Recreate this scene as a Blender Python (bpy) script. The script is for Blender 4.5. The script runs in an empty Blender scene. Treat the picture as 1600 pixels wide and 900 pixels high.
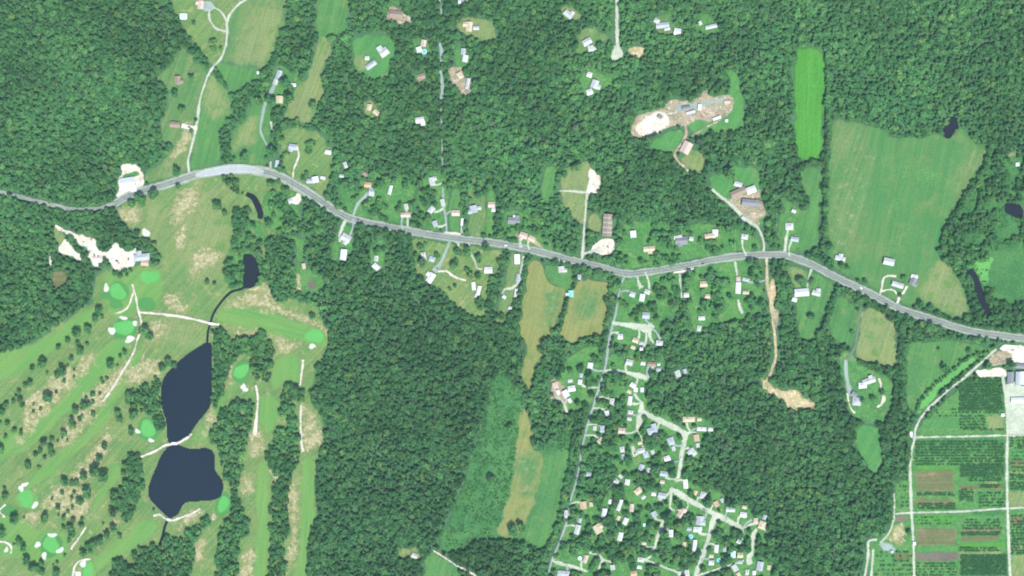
import bpy, bmesh, math, random
import numpy as np
from mathutils import Vector

random.seed(7); RNG = np.random.default_rng(7)
S = bpy.context.scene
COL = S.collection
R = math.radians

# ------------------------------------------------------------------ camera, sky, sun, exposure
CAM_H = 3000.0                       # metres above the ground; one metre of ground = one pixel of the 1600 px photo
HAZE_D = 0.0000155
cd = bpy.data.cameras.new('camera'); cam = bpy.data.objects.new('camera', cd); COL.objects.link(cam)
cam.location = (0, 0, CAM_H); cam.rotation_euler = (0, 0, 0)
cd.sensor_width = 36.0; cd.lens = 36.0 * CAM_H / 1600.0; cd.clip_start = 1.0; cd.clip_end = 20000.0
S.camera = cam

SUN_EL, SUN_AZ = R(60), R(158)       # azimuth clockwise from north (+Y): from the south-south-east
world = bpy.data.worlds.new('World'); S.world = world; world.use_nodes = True
wn = world.node_tree
sky = wn.nodes.new('ShaderNodeTexSky'); sky.sky_type = 'NISHITA'; sky.sun_disc = False
sky.sun_elevation = SUN_EL; sky.sun_rotation = SUN_AZ
wn.links.new(sky.outputs[0], wn.nodes['Background'].inputs[0]); wn.nodes['Background'].inputs[1].default_value = 0.13
sd_ = bpy.data.lights.new('sun', 'SUN'); sd_.energy = 4.0; sd_.angle = R(0.53); sd_.color = (1.0, 0.955, 0.88)
sun = bpy.data.objects.new('sun', sd_); COL.objects.link(sun)
dvec = Vector((math.sin(SUN_AZ) * math.cos(SUN_EL), math.cos(SUN_AZ) * math.cos(SUN_EL), math.sin(SUN_EL)))
sun.rotation_euler = dvec.to_track_quat('Z', 'Y').to_euler(); sun.location = dvec * 2500
S.view_settings.view_transform = 'Standard'; S.view_settings.look = 'None'
S.view_settings.gamma = 1.0; S.view_settings.use_curve_mapping = False
S.view_settings.exposure = 0.86
S.cycles.use_denoising = True
S.cycles.max_bounces = 5; S.cycles.diffuse_bounces = 3; S.cycles.glossy_bounces = 2; S.cycles.transparent_max_bounces = 24
S.cycles.volume_bounces = 0
S.cycles.filter_width = 1.9

# ------------------------------------------------------------------ helpers
def W(p):                            # photo pixel -> ground metres
    return (p[0] - 800.0, 450.0 - p[1])

def tag(o, label=None, cat=None, group=None, kind=None):
    if label: o['label'] = label
    if cat: o['category'] = cat
    if group: o['group'] = group
    if kind: o['kind'] = kind
    return o

def link(name, me, parent=None, mat=None):
    o = bpy.data.objects.new(name, me); COL.objects.link(o)
    if parent is not None: o.parent = parent
    if mat is not None and me is not None:
        me.materials.clear(); me.materials.append(mat)
    return o

def empty(name, loc, rz=0.0, sc=1.0):
    o = bpy.data.objects.new(name, None); COL.objects.link(o)
    o.location = loc; o.rotation_euler = (0, 0, rz)
    o.scale = (sc, sc, sc) if not isinstance(sc, tuple) else sc
    o.empty_display_size = 2
    return o

def np_mesh(name, V, F, attrs=None):
    V = np.asarray(V, dtype=np.float32); F = np.asarray(F, dtype=np.int32)
    me = bpy.data.meshes.new(name)
    k = F.shape[1]
    me.vertices.add(len(V)); me.vertices.foreach_set('co', V.ravel())
    me.loops.add(F.size); me.loops.foreach_set('vertex_index', F.ravel())
    me.polygons.add(len(F)); me.polygons.foreach_set('loop_start', np.arange(0, F.size, k, dtype=np.int32))
    for an, av in (attrs or {}).items():
        a = me.attributes.new(an, 'FLOAT', 'POINT'); a.data.foreach_set('value', np.asarray(av, dtype=np.float32))
    me.update(calc_edges=True); me.validate()
    return me

def chaikin(P, n=2, closed=True):
    P = [tuple(p) for p in P]
    for _ in range(n):
        Q = []
        m = len(P)
        for i in range(m if closed else m - 1):
            a, b = P[i], P[(i + 1) % m]
            Q.append((a[0] * .78 + b[0] * .22, a[1] * .78 + b[1] * .22)); Q.append((a[0] * .22 + b[0] * .78, a[1] * .22 + b[1] * .78))
        if not closed: Q = [P[0]] + Q + [P[-1]]
        P = Q
    return P

def catmull(P, step=3.0):
    P = [np.array(p, float) for p in P]
    if len(P) == 2:
        n = max(2, int(np.linalg.norm(P[1] - P[0]) / step)); return [tuple(P[0] + (P[1] - P[0]) * t) for t in np.linspace(0, 1, n)]
    P = [2 * P[0] - P[1]] + P + [2 * P[-1] - P[-2]]
    out = []
    for i in range(1, len(P) - 2):
        a, b, c, d = P[i - 1:i + 3]
        n = max(1, int(np.linalg.norm(c - b) / step))
        for t in np.arange(n) / n:
            out.append(tuple(.5 * ((2 * b) + (c - a) * t + (2 * a - 5 * b + 4 * c - d) * t * t + (3 * b - a - 3 * c + d) * t ** 3)))
    out.append(tuple(P[-2])); return out

def extend(P):                       # what runs off the frame goes on past it
    f = lambda p: (-75 if p[0] <= 0 else 1675 if p[0] >= 1600 else p[0], -75 if p[1] <= 0 else 975 if p[1] >= 900 else p[1])
    return [f(p) for p in P]

def signed_dist(X, Y, P):            # + inside
    P = np.asarray(P, float); Q = np.roll(P, -1, 0)
    d2 = np.full(X.shape, 1e18); ins = np.zeros(X.shape, bool)
    for (x0, y0), (x1, y1) in zip(P, Q):
        ex, ey = x1 - x0, y1 - y0
        L = ex * ex + ey * ey + 1e-9
        t = np.clip(((X - x0) * ex + (Y - y0) * ey) / L, 0, 1)
        d2 = np.minimum(d2, (X - x0 - t * ex) ** 2 + (Y - y0 - t * ey) ** 2)
        if y0 != y1:
            c = ((y0 > Y) != (y1 > Y)) & (X < (x1 - x0) * (Y - y0) / (y1 - y0) + x0)
            ins ^= c
    d = np.sqrt(d2); return np.where(ins, d, -d)

def line_dist(X, Y, P):
    d2 = np.full(X.shape, 1e18)
    for (x0, y0), (x1, y1) in zip(P[:-1], P[1:]):
        ex, ey = x1 - x0, y1 - y0; L = ex * ex + ey * ey + 1e-9
        t = np.clip(((X - x0) * ex + (Y - y0) * ey) / L, 0, 1)
        d2 = np.minimum(d2, (X - x0 - t * ex) ** 2 + (Y - y0 - t * ey) ** 2)
    return np.sqrt(d2)

_vn = RNG.random((256, 256))
def vnoise(x, y):
    x = np.asarray(x, float); y = np.asarray(y, float)
    xi = np.floor(x).astype(int); yi = np.floor(y).astype(int); fx = x - xi; fy = y - yi
    fx = fx * fx * (3 - 2 * fx); fy = fy * fy * (3 - 2 * fy)
    g = lambda i, j: _vn[i % 256, j % 256]
    return (g(xi, yi) * (1 - fx) + g(xi + 1, yi) * fx) * (1 - fy) + (g(xi, yi + 1) * (1 - fx) + g(xi + 1, yi + 1) * fx) * fy

# raster of what is free of wood (1 m cells, 120 m margin round the photo)
MG = 120
NX, NY = 1600 + 2 * MG, 900 + 2 * MG
CLEAR = np.zeros((NY, NX), bool)     # open land
HARD = np.zeros((NY, NX), bool)      # roads, water, houses: never a tree
def raster(mask, P, grow=0.0, val=True):
    P = np.asarray(P, float)
    x0, y0 = np.floor(P.min(0) - grow - 2).astype(int); x1, y1 = np.ceil(P.max(0) + grow + 2).astype(int)
    x0, y0 = max(x0, -MG), max(y0, -MG); x1, y1 = min(x1, 1600 + MG - 1), min(y1, 900 + MG - 1)
    if x1 <= x0 or y1 <= y0: return
    X, Y = np.meshgrid(np.arange(x0, x1) + .5, np.arange(y0, y1) + .5)
    m = signed_dist(X, Y, P) > -grow
    mask[y0 + MG:y1 + MG, x0 + MG:x1 + MG][m] = val
def raster_line(mask, P, half):
    P = np.asarray(P, float)
    x0, y0 = np.floor(P.min(0) - half - 2).astype(int); x1, y1 = np.ceil(P.max(0) + half + 2).astype(int)
    x0, y0 = max(x0, -MG), max(y0, -MG); x1, y1 = min(x1, 1600 + MG - 1), min(y1, 900 + MG - 1)
    if x1 <= x0 or y1 <= y0: return
    X, Y = np.meshgrid(np.arange(x0, x1) + .5, np.arange(y0, y1) + .5)
    mask[y0 + MG:y1 + MG, x0 + MG:x1 + MG][line_dist(X, Y, P) < half] = True
def at(mask, x, y):
    xi = np.clip(np.floor(np.asarray(x)).astype(int) + MG, 0, NX - 1); yi = np.clip(np.floor(np.asarray(y)).astype(int) + MG, 0, NY - 1)
    return mask[yi, xi]

# ------------------------------------------------------------------ materials
def nodes_of(name):
    m = bpy.data.materials.new(name); m.use_nodes = True
    nt = m.node_tree; b = nt.nodes['Principled BSDF']; b.inputs['Specular IOR Level'].default_value = 0.13
    return m, nt, b

def mixrgb(nt, fac, a, b, mode='MIX'):
    n = nt.nodes.new('ShaderNodeMix'); n.data_type = 'RGBA'; n.blend_type = mode
    for s, v in ((n.inputs[0], fac), (n.inputs[6], a), (n.inputs[7], b)):
        if hasattr(v, 'is_linked') or hasattr(v, 'links'): nt.links.new(v, s)
        else: s.default_value = v if isinstance(v, float) else (*v, 1.0)
    return n.outputs[2]

def noise(nt, scale, detail=3.0, rough=0.55, vec=None, off=0.0):
    n = nt.nodes.new('ShaderNodeTexNoise'); n.inputs['Scale'].default_value = scale; n.inputs['Detail'].default_value = detail
    n.inputs['Roughness'].default_value = rough
    if vec is not None: nt.links.new(vec, n.inputs['Vector'])
    return n.outputs['Fac']

def ramp(nt, fac, lo, hi):
    n = nt.nodes.new('ShaderNodeMapRange'); n.interpolation_type = 'SMOOTHSTEP'
    n.inputs['From Min'].default_value = lo; n.inputs['From Max'].default_value = hi
    nt.links.new(fac, n.inputs['Value']); return n.outputs[0]

def math2(nt, op, a, b):
    n = nt.nodes.new('ShaderNodeMath'); n.operation = op
    for s, v in ((n.inputs[0], a), (n.inputs[1], b)):
        if hasattr(v, 'links'): nt.links.new(v, s)
        else: s.default_value = v
    return n.outputs[0]

def world_pos(nt, off=(0, 0, 0), rot=0.0, scale=(1, 1, 1)):
    g = nt.nodes.new('ShaderNodeNewGeometry'); mp = nt.nodes.new('ShaderNodeMapping')
    mp.inputs['Location'].default_value = off; mp.inputs['Rotation'].default_value = (0, 0, rot); mp.inputs['Scale'].default_value = scale
    nt.links.new(g.outputs['Position'], mp.inputs['Vector']); return mp.outputs[0]

_mi = [0]
def ground_mat(name, c1, c2, c3=None, big=0.012, mid=0.06, angle=None, streak=0.5, fine=0.35, alpha=True, t=(.40, .60), c3t=(.60, .72), rag=1.1):
    """c1/c2 swap over large soft blotches, c3 in smaller worn spots, long streaks along angle (degrees, photo), fine grain everywhere."""
    _mi[0] += 1; off = (_mi[0] * 37.3, _mi[0] * -19.1, 0)
    m, nt, b = nodes_of(name)
    p = world_pos(nt, off)
    f = noise(nt, big, 5.0, 0.6, p)
    if angle is not None:
        pr = world_pos(nt, off, R(-angle))
        def stretch(sx, sy):
            mp = nt.nodes.new('ShaderNodeMapping'); mp.inputs['Scale'].default_value = (sx, sy, 1); nt.links.new(pr, mp.inputs['Vector']); return mp.outputs[0]
        st = noise(nt, 1.0, 3.0, 0.6, stretch(.006, .085))
        f = math2(nt, 'ADD', math2(nt, 'MULTIPLY', f, 1 - streak), math2(nt, 'MULTIPLY', st, streak))
    col = mixrgb(nt, ramp(nt, f, *t), c1, c2)
    if c3 is not None:
        col = mixrgb(nt, ramp(nt, noise(nt, mid, 4.0, 0.65, p), *c3t), col, c3)
    g = noise(nt, 0.35, 4.0, 0.7, p)
    if angle is not None: g = math2(nt, 'ADD', math2(nt, 'MULTIPLY', g, .62), math2(nt, 'MULTIPLY', noise(nt, 1.0, 2.0, .5, stretch(.012, .30)), .38))
    n = nt.nodes.new('ShaderNodeMapRange'); n.inputs['From Min'].default_value = 0.3; n.inputs['From Max'].default_value = 0.7
    n.inputs['To Min'].default_value = 1 - fine; n.inputs['To Max'].default_value = 1 + fine; nt.links.new(g, n.inputs['Value'])
    vm = nt.nodes.new('ShaderNodeVectorMath'); vm.operation = 'SCALE'; nt.links.new(col, vm.inputs[0]); nt.links.new(n.outputs[0], vm.inputs['Scale'])
    nt.links.new(vm.outputs[0], b.inputs['Base Color']); b.inputs['Roughness'].default_value = 0.95
    if alpha:
        a = nt.nodes.new('ShaderNodeAttribute'); a.attribute_name = 'edge'
        e = math2(nt, 'ADD', a.outputs['Fac'], math2(nt, 'MULTIPLY', math2(nt, 'SUBTRACT', noise(nt, 0.09, 5.0, 0.7, p), 0.5), 3.2 * rag))
        # the rim breaks up into tufts and clods, each one wholly there or not
        sn = nt.nodes.new('ShaderNodeVectorMath'); sn.operation = 'SNAP'; nt.links.new(p, sn.inputs[0]); sn.inputs[1].default_value = (.45, .45, 50.0)
        wnz = nt.nodes.new('ShaderNodeTexWhiteNoise'); wnz.noise_dimensions = '3D'; nt.links.new(sn.outputs[0], wnz.inputs['Vector'])
        nt.links.new(math2(nt, 'GREATER_THAN', ramp(nt, e, -1.0, 1.0), wnz.outputs['Value']), b.inputs['Alpha'])
    return m

G_GREEN, G_LUSH, G_DRY, G_TAN = (0.048, 0.142, 0.042), (0.043, 0.162, 0.034), (0.128, 0.176, 0.068), (0.184, 0.211, 0.101)
M = {}
M['floor'] = ground_mat('woodland_floor', (.042, .110, .050), (.056, .130, .056), big=0.03, alpha=False)
M['meadow'] = ground_mat('meadow_grass', (0.059, 0.149, 0.045), (0.102, 0.165, 0.056), (0.168, 0.198, 0.090), angle=70, mid=.07, c3t=(.54, .72), fine=.4)
M['green'] = ground_mat('green_grass', G_GREEN, (0.064, 0.172, 0.045), (0.087, 0.165, 0.050), angle=75, mid=.045, c3t=(.52, .68), fine=.36)
M['bigfield'] = ground_mat('pasture_grass', (0.043, 0.146, 0.041), (0.067, 0.155, 0.045), (0.087, 0.161, 0.048), big=0.008, angle=78, streak=.65, fine=.26, mid=.03, c3t=(.50, .68))
M['bright'] = ground_mat('lush_crop', (0.048, 0.191, 0.024), (0.059, 0.208, 0.031), (0.078, 0.191, 0.048), angle=88, fine=.35)
M['dry'] = ground_mat('dry_grass', G_DRY, (0.152, 0.196, 0.071), (0.086, 0.168, 0.045), angle=70, fine=.34, mid=.05, c3t=(.50, .66))
M['tan'] = ground_mat('straw_field', (0.167, 0.184, 0.062), (0.142, 0.175, 0.056), (0.102, 0.160, 0.043), angle=75, fine=.26, mid=.035, c3t=(.54, .70))
M['straw'] = ground_mat('bleached_rough', (0.253, 0.244, 0.129), (0.163, 0.185, 0.073), (0.332, 0.310, 0.185), big=0.07, mid=0.16, fine=.4, rag=2.4, t=(.44,.56), c3t=(.50,.62))
M['golf'] = ground_mat('golf_rough', (0.080, 0.163, 0.047), (0.118, 0.181, 0.058), (0.189, 0.208, 0.088), big=0.022, mid=0.075, angle=48, streak=.45, c3t=(.53, .70), fine=.4)
M['fairway'] = ground_mat('fairway_turf', (0.084, 0.202, 0.049), (0.108, 0.213, 0.054), angle=48, streak=.7, fine=.2)
M['fairway_ns'] = ground_mat('fairway_turf_north', (0.084, 0.202, 0.049), (0.108, 0.213, 0.054), angle=86, streak=.7, fine=.2)
M['fairway_ew'] = ground_mat('fairway_turf_east', (0.084, 0.202, 0.049), (0.108, 0.213, 0.054), angle=-14, streak=.7, fine=.2)
M['putting'] = ground_mat('putting_turf', (0.069, 0.275, 0.064), (0.080, 0.289, 0.070), fine=.12, rag=.6)
M['tee'] = ground_mat('tee_turf', (0.046, 0.165, 0.042), (0.051, 0.178, 0.045), fine=.08, rag=.3)
M['lawn'] = ground_mat('lawn_grass', (0.046, 0.149, 0.039), (0.066, 0.175, 0.045), (0.128, 0.178, 0.067), big=0.035, mid=0.08, c3t=(.56, .70), fine=.42)
M['vivid'] = ground_mat('vivid_grass', (.048, .165, .045), (.060, .185, .048), (.105, .18, .06), angle=60, fine=.3, mid=.06, c3t=(.54, .68))
M['scrub'] = ground_mat('scrub_ground', (0.033, 0.119, 0.035), (0.048, 0.142, 0.040), (0.072, 0.138, 0.051), big=0.03, mid=0.08)
M['sand'] = ground_mat('bunker_sand', (0.421, 0.460, 0.392), (0.389, 0.416, 0.345), fine=.05, rag=.8)
M['gravel'] = ground_mat('pale_gravel', (0.296, 0.338, 0.261), (0.353, 0.392, 0.303), (0.239, 0.264, 0.184), big=0.05, mid=0.12, fine=.2, rag=1.3)
M['whitelot'] = ground_mat('crushed_stone', (.50, .485, .42), (.43, .40, .33), (.33, .30, .235), big=0.06, mid=0.13, fine=.28, rag=1.5, c3t=(.55, .68))
M['paving'] = ground_mat('worn_paving', (0.221, 0.284, 0.255), (0.188, 0.243, 0.213), fine=.15, rag=.5)
M['dirt'] = ground_mat('bare_dirt', (.27, .225, .15), (.17, .17, .105), (.38, .35, .28), big=0.07, mid=0.14, fine=.35, t=(.43, .57), c3t=(.52, .64), rag=1.5)
M['brown'] = ground_mat('brown_soil', (0.101, 0.092, 0.070), (0.130, 0.114, 0.086), fine=.2)
M['rubble'] = ground_mat('rubble', (.30, .24, .17), (.20, .16, .11), (.40, .37, .30), big=0.08, mid=0.2, fine=.35, t=(.44,.56), c3t=(.52,.62))
M['orange'] = ground_mat('orange_soil', (.36, .30, .175), (.26, .25, .13), (.46, .39, .25), big=0.06, mid=0.15, fine=.3, c3t=(.5, .64), rag=1.5)
M['pinksoil'] = ground_mat('fallow_soil', (0.168, 0.129, 0.076), (0.095, 0.114, 0.045), (0.213, 0.149, 0.095), big=0.05, mid=0.12, angle=0, streak=.4, t=(.33,.53), fine=.4)
M['algae'] = ground_mat('duckweed', (0.087, 0.264, 0.062), (0.071, 0.224, 0.062), fine=.1)
M['greyveg'] = ground_mat('grey_lane', (0.102, 0.158, 0.106), (0.087, 0.145, 0.084), fine=.15)
M['shoulder'] = ground_mat('road_shoulder', (0.239, 0.290, 0.219), (0.194, 0.248, 0.170), (0.114, 0.186, 0.091), big=0.05, mid=0.09, fine=.3, rag=1.3)
M['asphalt'] = ground_mat('old_asphalt', (0.128, 0.158, 0.145), (0.148, 0.180, 0.165), (.150, .165, .155), c3t=(.54, .64), big=0.03, fine=.25, mid=.15, rag=.2)
M['oldroad'] = ground_mat('patched_asphalt', (0.156, 0.193, 0.165), (0.216, 0.248, 0.205), (0.120, 0.145, 0.125), big=0.05, mid=0.1, fine=.2, rag=.7)
M['paleroad'] = ground_mat('new_concrete', (0.288, 0.324, 0.323), (0.252, 0.290, 0.284), fine=.1, rag=.6)

def flat_mat(name, c, rough=.8, spec=.2, var=.12, scale=.6):
    m, nt, b = nodes_of(name)
    f = noise(nt, scale, 4.0, .6, world_pos(nt))
    n = nt.nodes.new('ShaderNodeMapRange'); n.inputs['From Min'].default_value = .3; n.inputs['From Max'].default_value = .7
    n.inputs['To Min'].default_value = 1 - var; n.inputs['To Max'].default_value = 1 + var; nt.links.new(f, n.inputs['Value'])
    vm = nt.nodes.new('ShaderNodeVectorMath'); vm.operation = 'SCALE'; vm.inputs[0].default_value = c; nt.links.new(n.outputs[0], vm.inputs['Scale'])
    nt.links.new(vm.outputs[0], b.inputs['Base Color']); b.inputs['Roughness'].default_value = rough; b.inputs['Specular IOR Level'].default_value = spec
    return m
ROOF = {k: flat_mat('roof_' + k, c, .75) for k, c in dict(
    white=(.48, .51, .52), pale=(.36, .39, .38), grey=(0.303, 0.335, 0.353), dark=(0.164, 0.181, 0.189), blue=(.29, .33, .37), tan=(0.410, 0.361, 0.258),
    pink=(0.426, 0.344, 0.292), orange=(.40, .29, .20), brown=(0.221, 0.181, 0.138), green=(0.164, 0.430, 0.378)).items()}
WALL = {k: flat_mat('wall_' + k, c) for k, c in dict(white=(0.574, 0.602, 0.576), cream=(0.492, 0.473, 0.387), grey=(0.344, 0.370, 0.370), red=(0.287, 0.138, 0.103)).items()}
M['brick'] = flat_mat('chimney_brick', (.32, .17, .13)); M['door'] = flat_mat('door_paint', (.25, .12, .09), .5); M['glass'] = flat_mat('window_glass', (.05, .07, .09), .1, .5)
M['yellow'] = flat_mat('yellow_paint', (.62, .46, .10)); M['whitepaint'] = flat_mat('white_paint', (.78, .78, .76))
M['poolblue'] = flat_mat('pool_water_blue', (.10, .36, .68), .08, .5, .05); M['poolcyan'] = flat_mat('pool_water_cyan', (.35, .72, .78), .08, .5, .05)
M['bark'] = flat_mat('bark', (.12, .10, .08)); M['rubber'] = flat_mat('tyre_rubber', (.03, .03, .03))
M['plank'] = flat_mat('bridge_planks', (.50, .47, .50))

def water_mat(name, c):
    m, nt, b = nodes_of(name)
    nt.links.new(mixrgb(nt, noise(nt, .02, 3, .5, world_pos(nt)), c, tuple(v * 1.25 for v in c)), b.inputs['Base Color'])
    b.inputs['Roughness'].default_value = .12; b.inputs['Specular IOR Level'].default_value = .32
    bp = nt.nodes.new('ShaderNodeBump'); bp.inputs['Strength'].default_value = .12; bp.inputs['Distance'].default_value = .2
    nt.links.new(noise(nt, .8, 3, .6, world_pos(nt)), bp.inputs['Height']); nt.links.new(bp.outputs[0], b.inputs['Normal'])
    return m
M['water'] = water_mat('pond_water', (.004, .010, .016)); M['murk'] = water_mat('dark_murky_water', (.007, .009, .011))

def leaf_mat(name, c1, c2, c3, seed):
    m, nt, b = nodes_of(name)
    oi = nt.nodes.new('ShaderNodeObjectInfo'); at_ = nt.nodes.new('ShaderNodeAttribute'); at_.attribute_type = 'INSTANCER'; at_.attribute_name = 'tint'
    p = world_pos(nt, (seed, -seed, 0))
    stand = noise(nt, .012, 4.0, .6, p)
    f = math2(nt, 'ADD', math2(nt, 'MULTIPLY', oi.outputs['Random'], .52), math2(nt, 'MULTIPLY', stand, .60))
    col = mixrgb(nt, ramp(nt, f, .25, .90), c1, c2)
    r2 = math2(nt, 'FRACT', math2(nt, 'MULTIPLY', oi.outputs['Random'], 17.31), 0.0)
    col = mixrgb(nt, ramp(nt, r2, .90, 1.0), col, c3)
    r3 = math2(nt, 'FRACT', math2(nt, 'MULTIPLY', oi.outputs['Random'], 41.7), 0.0)
    col = mixrgb(nt, math2(nt, 'MULTIPLY', ramp(nt, r3, .93, 1.0), .55), col, (.14, .17, .13))
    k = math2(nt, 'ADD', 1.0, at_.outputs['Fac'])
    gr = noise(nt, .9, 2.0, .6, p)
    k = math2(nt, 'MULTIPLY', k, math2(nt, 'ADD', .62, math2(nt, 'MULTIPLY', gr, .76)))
    vm = nt.nodes.new('ShaderNodeVectorMath'); vm.operation = 'SCALE'; nt.links.new(col, vm.inputs[0]); nt.links.new(k, vm.inputs['Scale'])
    df = nt.nodes.new('ShaderNodeBsdfDiffuse'); tl = nt.nodes.new('ShaderNodeBsdfTranslucent'); mx = nt.nodes.new('ShaderNodeMixShader'); mx.inputs[0].default_value = .50
    nt.links.new(vm.outputs[0], df.inputs[0]); nt.links.new(vm.outputs[0], tl.inputs[0]); nt.links.new(df.outputs[0], mx.inputs[1]); nt.links.new(tl.outputs[0], mx.inputs[2])
    nt.links.new(mx.outputs[0], nt.nodes['Material Output'].inputs['Surface'])
    return m
M['leaf'] = leaf_mat('broadleaf_foliage', (.084, .250, .094), (.138, .330, .108), (.19, .355, .11), 11)
M['shrubleaf'] = leaf_mat('shrub_foliage', (.070, .22, .065), (.105, .27, .085), (.15, .29, .09), 53)
M['nurseryleaf'] = leaf_mat('nursery_foliage', (.056, .195, .068), (.090, .25, .080), (.12, .27, .09), 29)

# ------------------------------------------------------------------ ground sheets
Z = [0.0]
def nextz():
    Z[0] += 0.005; return Z[0]
gm = bpy.data.meshes.new('ground'); gm.from_pydata([(-5000, -5000, 0), (5000, -5000, 0), (5000, 5000, 0), (-5000, 5000, 0)], [], [(0, 1, 2, 3)])
tag(link('ground', gm, None, M['floor']), 'dark leaf-littered woodland floor under and between everything', kind='structure')

def patch(name, label, mat, P, f=1.8, cell=None, clear=True, hard=False, sharp=False, noext=False, wav=None):
    """One sheet of ground: a grid over the outline, 'edge' = distance inside the outline / f, so that the material frays the rim."""
    if not noext: P = extend(P)
    if not sharp: P = chaikin(P, 2)
    P = np.asarray(P, float)
    x0, y0 = P.min(0); x1, y1 = P.max(0)
    g = f * 2.6
    area = (x1 - x0) * (y1 - y0)
    c = cell or (1.5 if mat in ('water', 'murk') else 1.0 if area < 900 else 2.0 if area < 12000 else 3.0)
    xs = np.arange(x0 - g - c, x1 + g + 2 * c, c); ys = np.arange(y0 - g - c, y1 + g + 2 * c, c)
    X, Y = np.meshgrid(xs, ys); D = signed_dist(X, Y, P)
    if wav is None: wav = 0.0 if mat in ('putting', 'tee', 'sand', 'water', 'murk') else min(4.5, .11 * min(x1 - x0, y1 - y0))
    if wav: D = D + ((vnoise(X / 13 + x0, Y / 13 + y0) - .5) * 1.5 + (vnoise(X / 5 + y0, Y / 5) - .5) * .7) * wav
    keep = np.maximum.reduce([D[:-1, :-1], D[1:, :-1], D[:-1, 1:], D[1:, 1:]]) > -g
    idx = np.arange(X.size).reshape(X.shape)
    F = np.stack([idx[:-1, :-1][keep], idx[1:, :-1][keep], idx[1:, 1:][keep], idx[:-1, 1:][keep]], 1)
    used, F2 = np.unique(F, return_inverse=True); F2 = F2.reshape(F.shape)
    z = nextz()
    V = np.stack([X.ravel()[used] - 800, 450 - Y.ravel()[used], np.full(len(used), z)], 1)
    me = np_mesh(name, V, F2, {'edge': D.ravel()[used] / f})
    o = tag(link(name, me, None, M[mat]), label, kind='structure')
    if clear: raster(CLEAR, P, 0.0)
    if hard: raster(HARD, P, 3.0 if mat == 'murk' else 1.2)
    return o

def ellipse(cx, cy, rx, ry, rot=0, n=18, wob=.10):
    a = R(rot); ph = random.random() * 6.28
    out = []
    for k in range(n):
        t = k / n * 2 * math.pi; w = 1 + wob * math.sin(2 * t + ph) + wob * .6 * math.sin(3 * t + ph * 2)
        x, y = rx * w * math.cos(t), ry * w * math.sin(t)
        out.append((cx + x * math.cos(a) - y * math.sin(a), cy + x * math.sin(a) + y * math.cos(a)))
    return out

def ribbon_mesh(name, P, w, f, z, step=3.0, wob=0.0):
    L = catmull(P, step); L = np.array(L); n = len(L)
    T = np.gradient(L, axis=0); T /= np.linalg.norm(T, axis=1)[:, None] + 1e-9; N = np.stack([-T[:, 1], T[:, 0]], 1)
    ww = np.interp(np.linspace(0, 1, n), np.linspace(0, 1, len(w)), w) if isinstance(w, (list, tuple)) else np.full(n, float(w))
    s = np.cumsum(np.r_[0, np.linalg.norm(np.diff(L, axis=0), axis=1)])
    if wob: ww = ww * (1 + wob * (vnoise(s * .09 + P[0][0], s * 0 + P[0][1]) - .5) * 2)
    offs = [-1, 0, 1]; V = []; E = []; g = f * 2.4
    cols = 5
    for i in range(n):
        h = ww[i] / 2
        for o in (-(h + g), -h * .5, 0, h * .5, h + g):
            q = L[i] + N[i] * o; V.append((q[0] - 800, 450 - q[1], z)); E.append((h - abs(o)) / f)
    F = []
    for i in range(n - 1):
        for c in range(cols - 1):
            a = i * cols + c; F.append((a, a + cols, a + cols + 1, a + 1))
    # keep the sheets facing up
    V = np.array(V); f0 = F[len(F) // 2]
    nz = np.cross(V[f0[1]] - V[f0[0]], V[f0[2]] - V[f0[0]])[2]
    if nz < 0: F = [tuple(reversed(q)) for q in F]
    return np_mesh(name, V, np.array(F), {'edge': E}), L

def road_ext(P):
    P = list(P)
    for end in (0, -1):
        p = P[end]
        if p[0] <= 0 or p[0] >= 1600 or p[1] <= 0 or p[1] >= 900:
            q = P[1] if end == 0 else P[-2]
            d = np.array(p, float) - np.array(q, float); d /= np.linalg.norm(d) + 1e-9
            e = tuple(np.array(p) + d * 80)
            P = [e] + P if end == 0 else P + [e]
    return P

def road(name, label, mat, P, w, f=.7, margin=2.0, wob=.12, parent=None, hard=True, step=3.0):
    P = road_ext(P)
    me, L = ribbon_mesh(name, P, w, f, nextz(), step, wob)
    o = link(name, me, parent, M[mat])
    if parent is None: tag(o, label, kind='structure')
    if hard:
        h = (max(w) if isinstance(w, (list, tuple)) else w) / 2
        raster_line(HARD, L, h + margin); raster_line(CLEAR, L, h + margin)
    return o

# ================================================================== THE LAND (outlines in photo pixels = metres)
# ---- valley fields, north-west
patch('lawn', 'mown homestead lawn around the looping drive at the north edge', 'golf', [(272,0),(384,0),(358,28),(354,70),(345,92),(332,106),(322,84),(306,68),(296,58),(284,44),(283,28),(268,12)])
patch('meadow', 'long green and straw meadow east of the gravel lane', 'meadow', [(384,0),(445,0),(446,25),(443,45),(430,66),(421,100),(416,108),(404,106),(385,102),(343,96),(355,70),(358,30)])
patch('dry_grass', 'straw coloured patch on the meadow east of the lane', 'dry', [(395,10),(435,5),(440,45),(425,70),(418,100),(385,98),(360,92),(375,60),(385,35)], f=9, clear=False)
patch('meadow', 'small green paddock in the crook of the gravel lane', 'green', [(342,98),(404,108),(408,122),(395,125),(383,130),(372,145),(362,146),(357,138),(347,122),(337,108)])
patch('meadow', 'green meadow between the gravel lane and the tree belt', 'green', [(325,116),(336,115),(345,135),(358,147),(363,162),(360,185),(347,196),(340,205),(343,225),(345,250),(340,262),(296,269),(299,240),(307,200),(313,150)])
patch('dry_grass', 'dry upper end of the meadow beside the gravel lane', 'dry', [(326,122),(335,120),(348,140),(357,155),(350,180),(330,185),(318,165)], f=8, clear=False)
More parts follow.
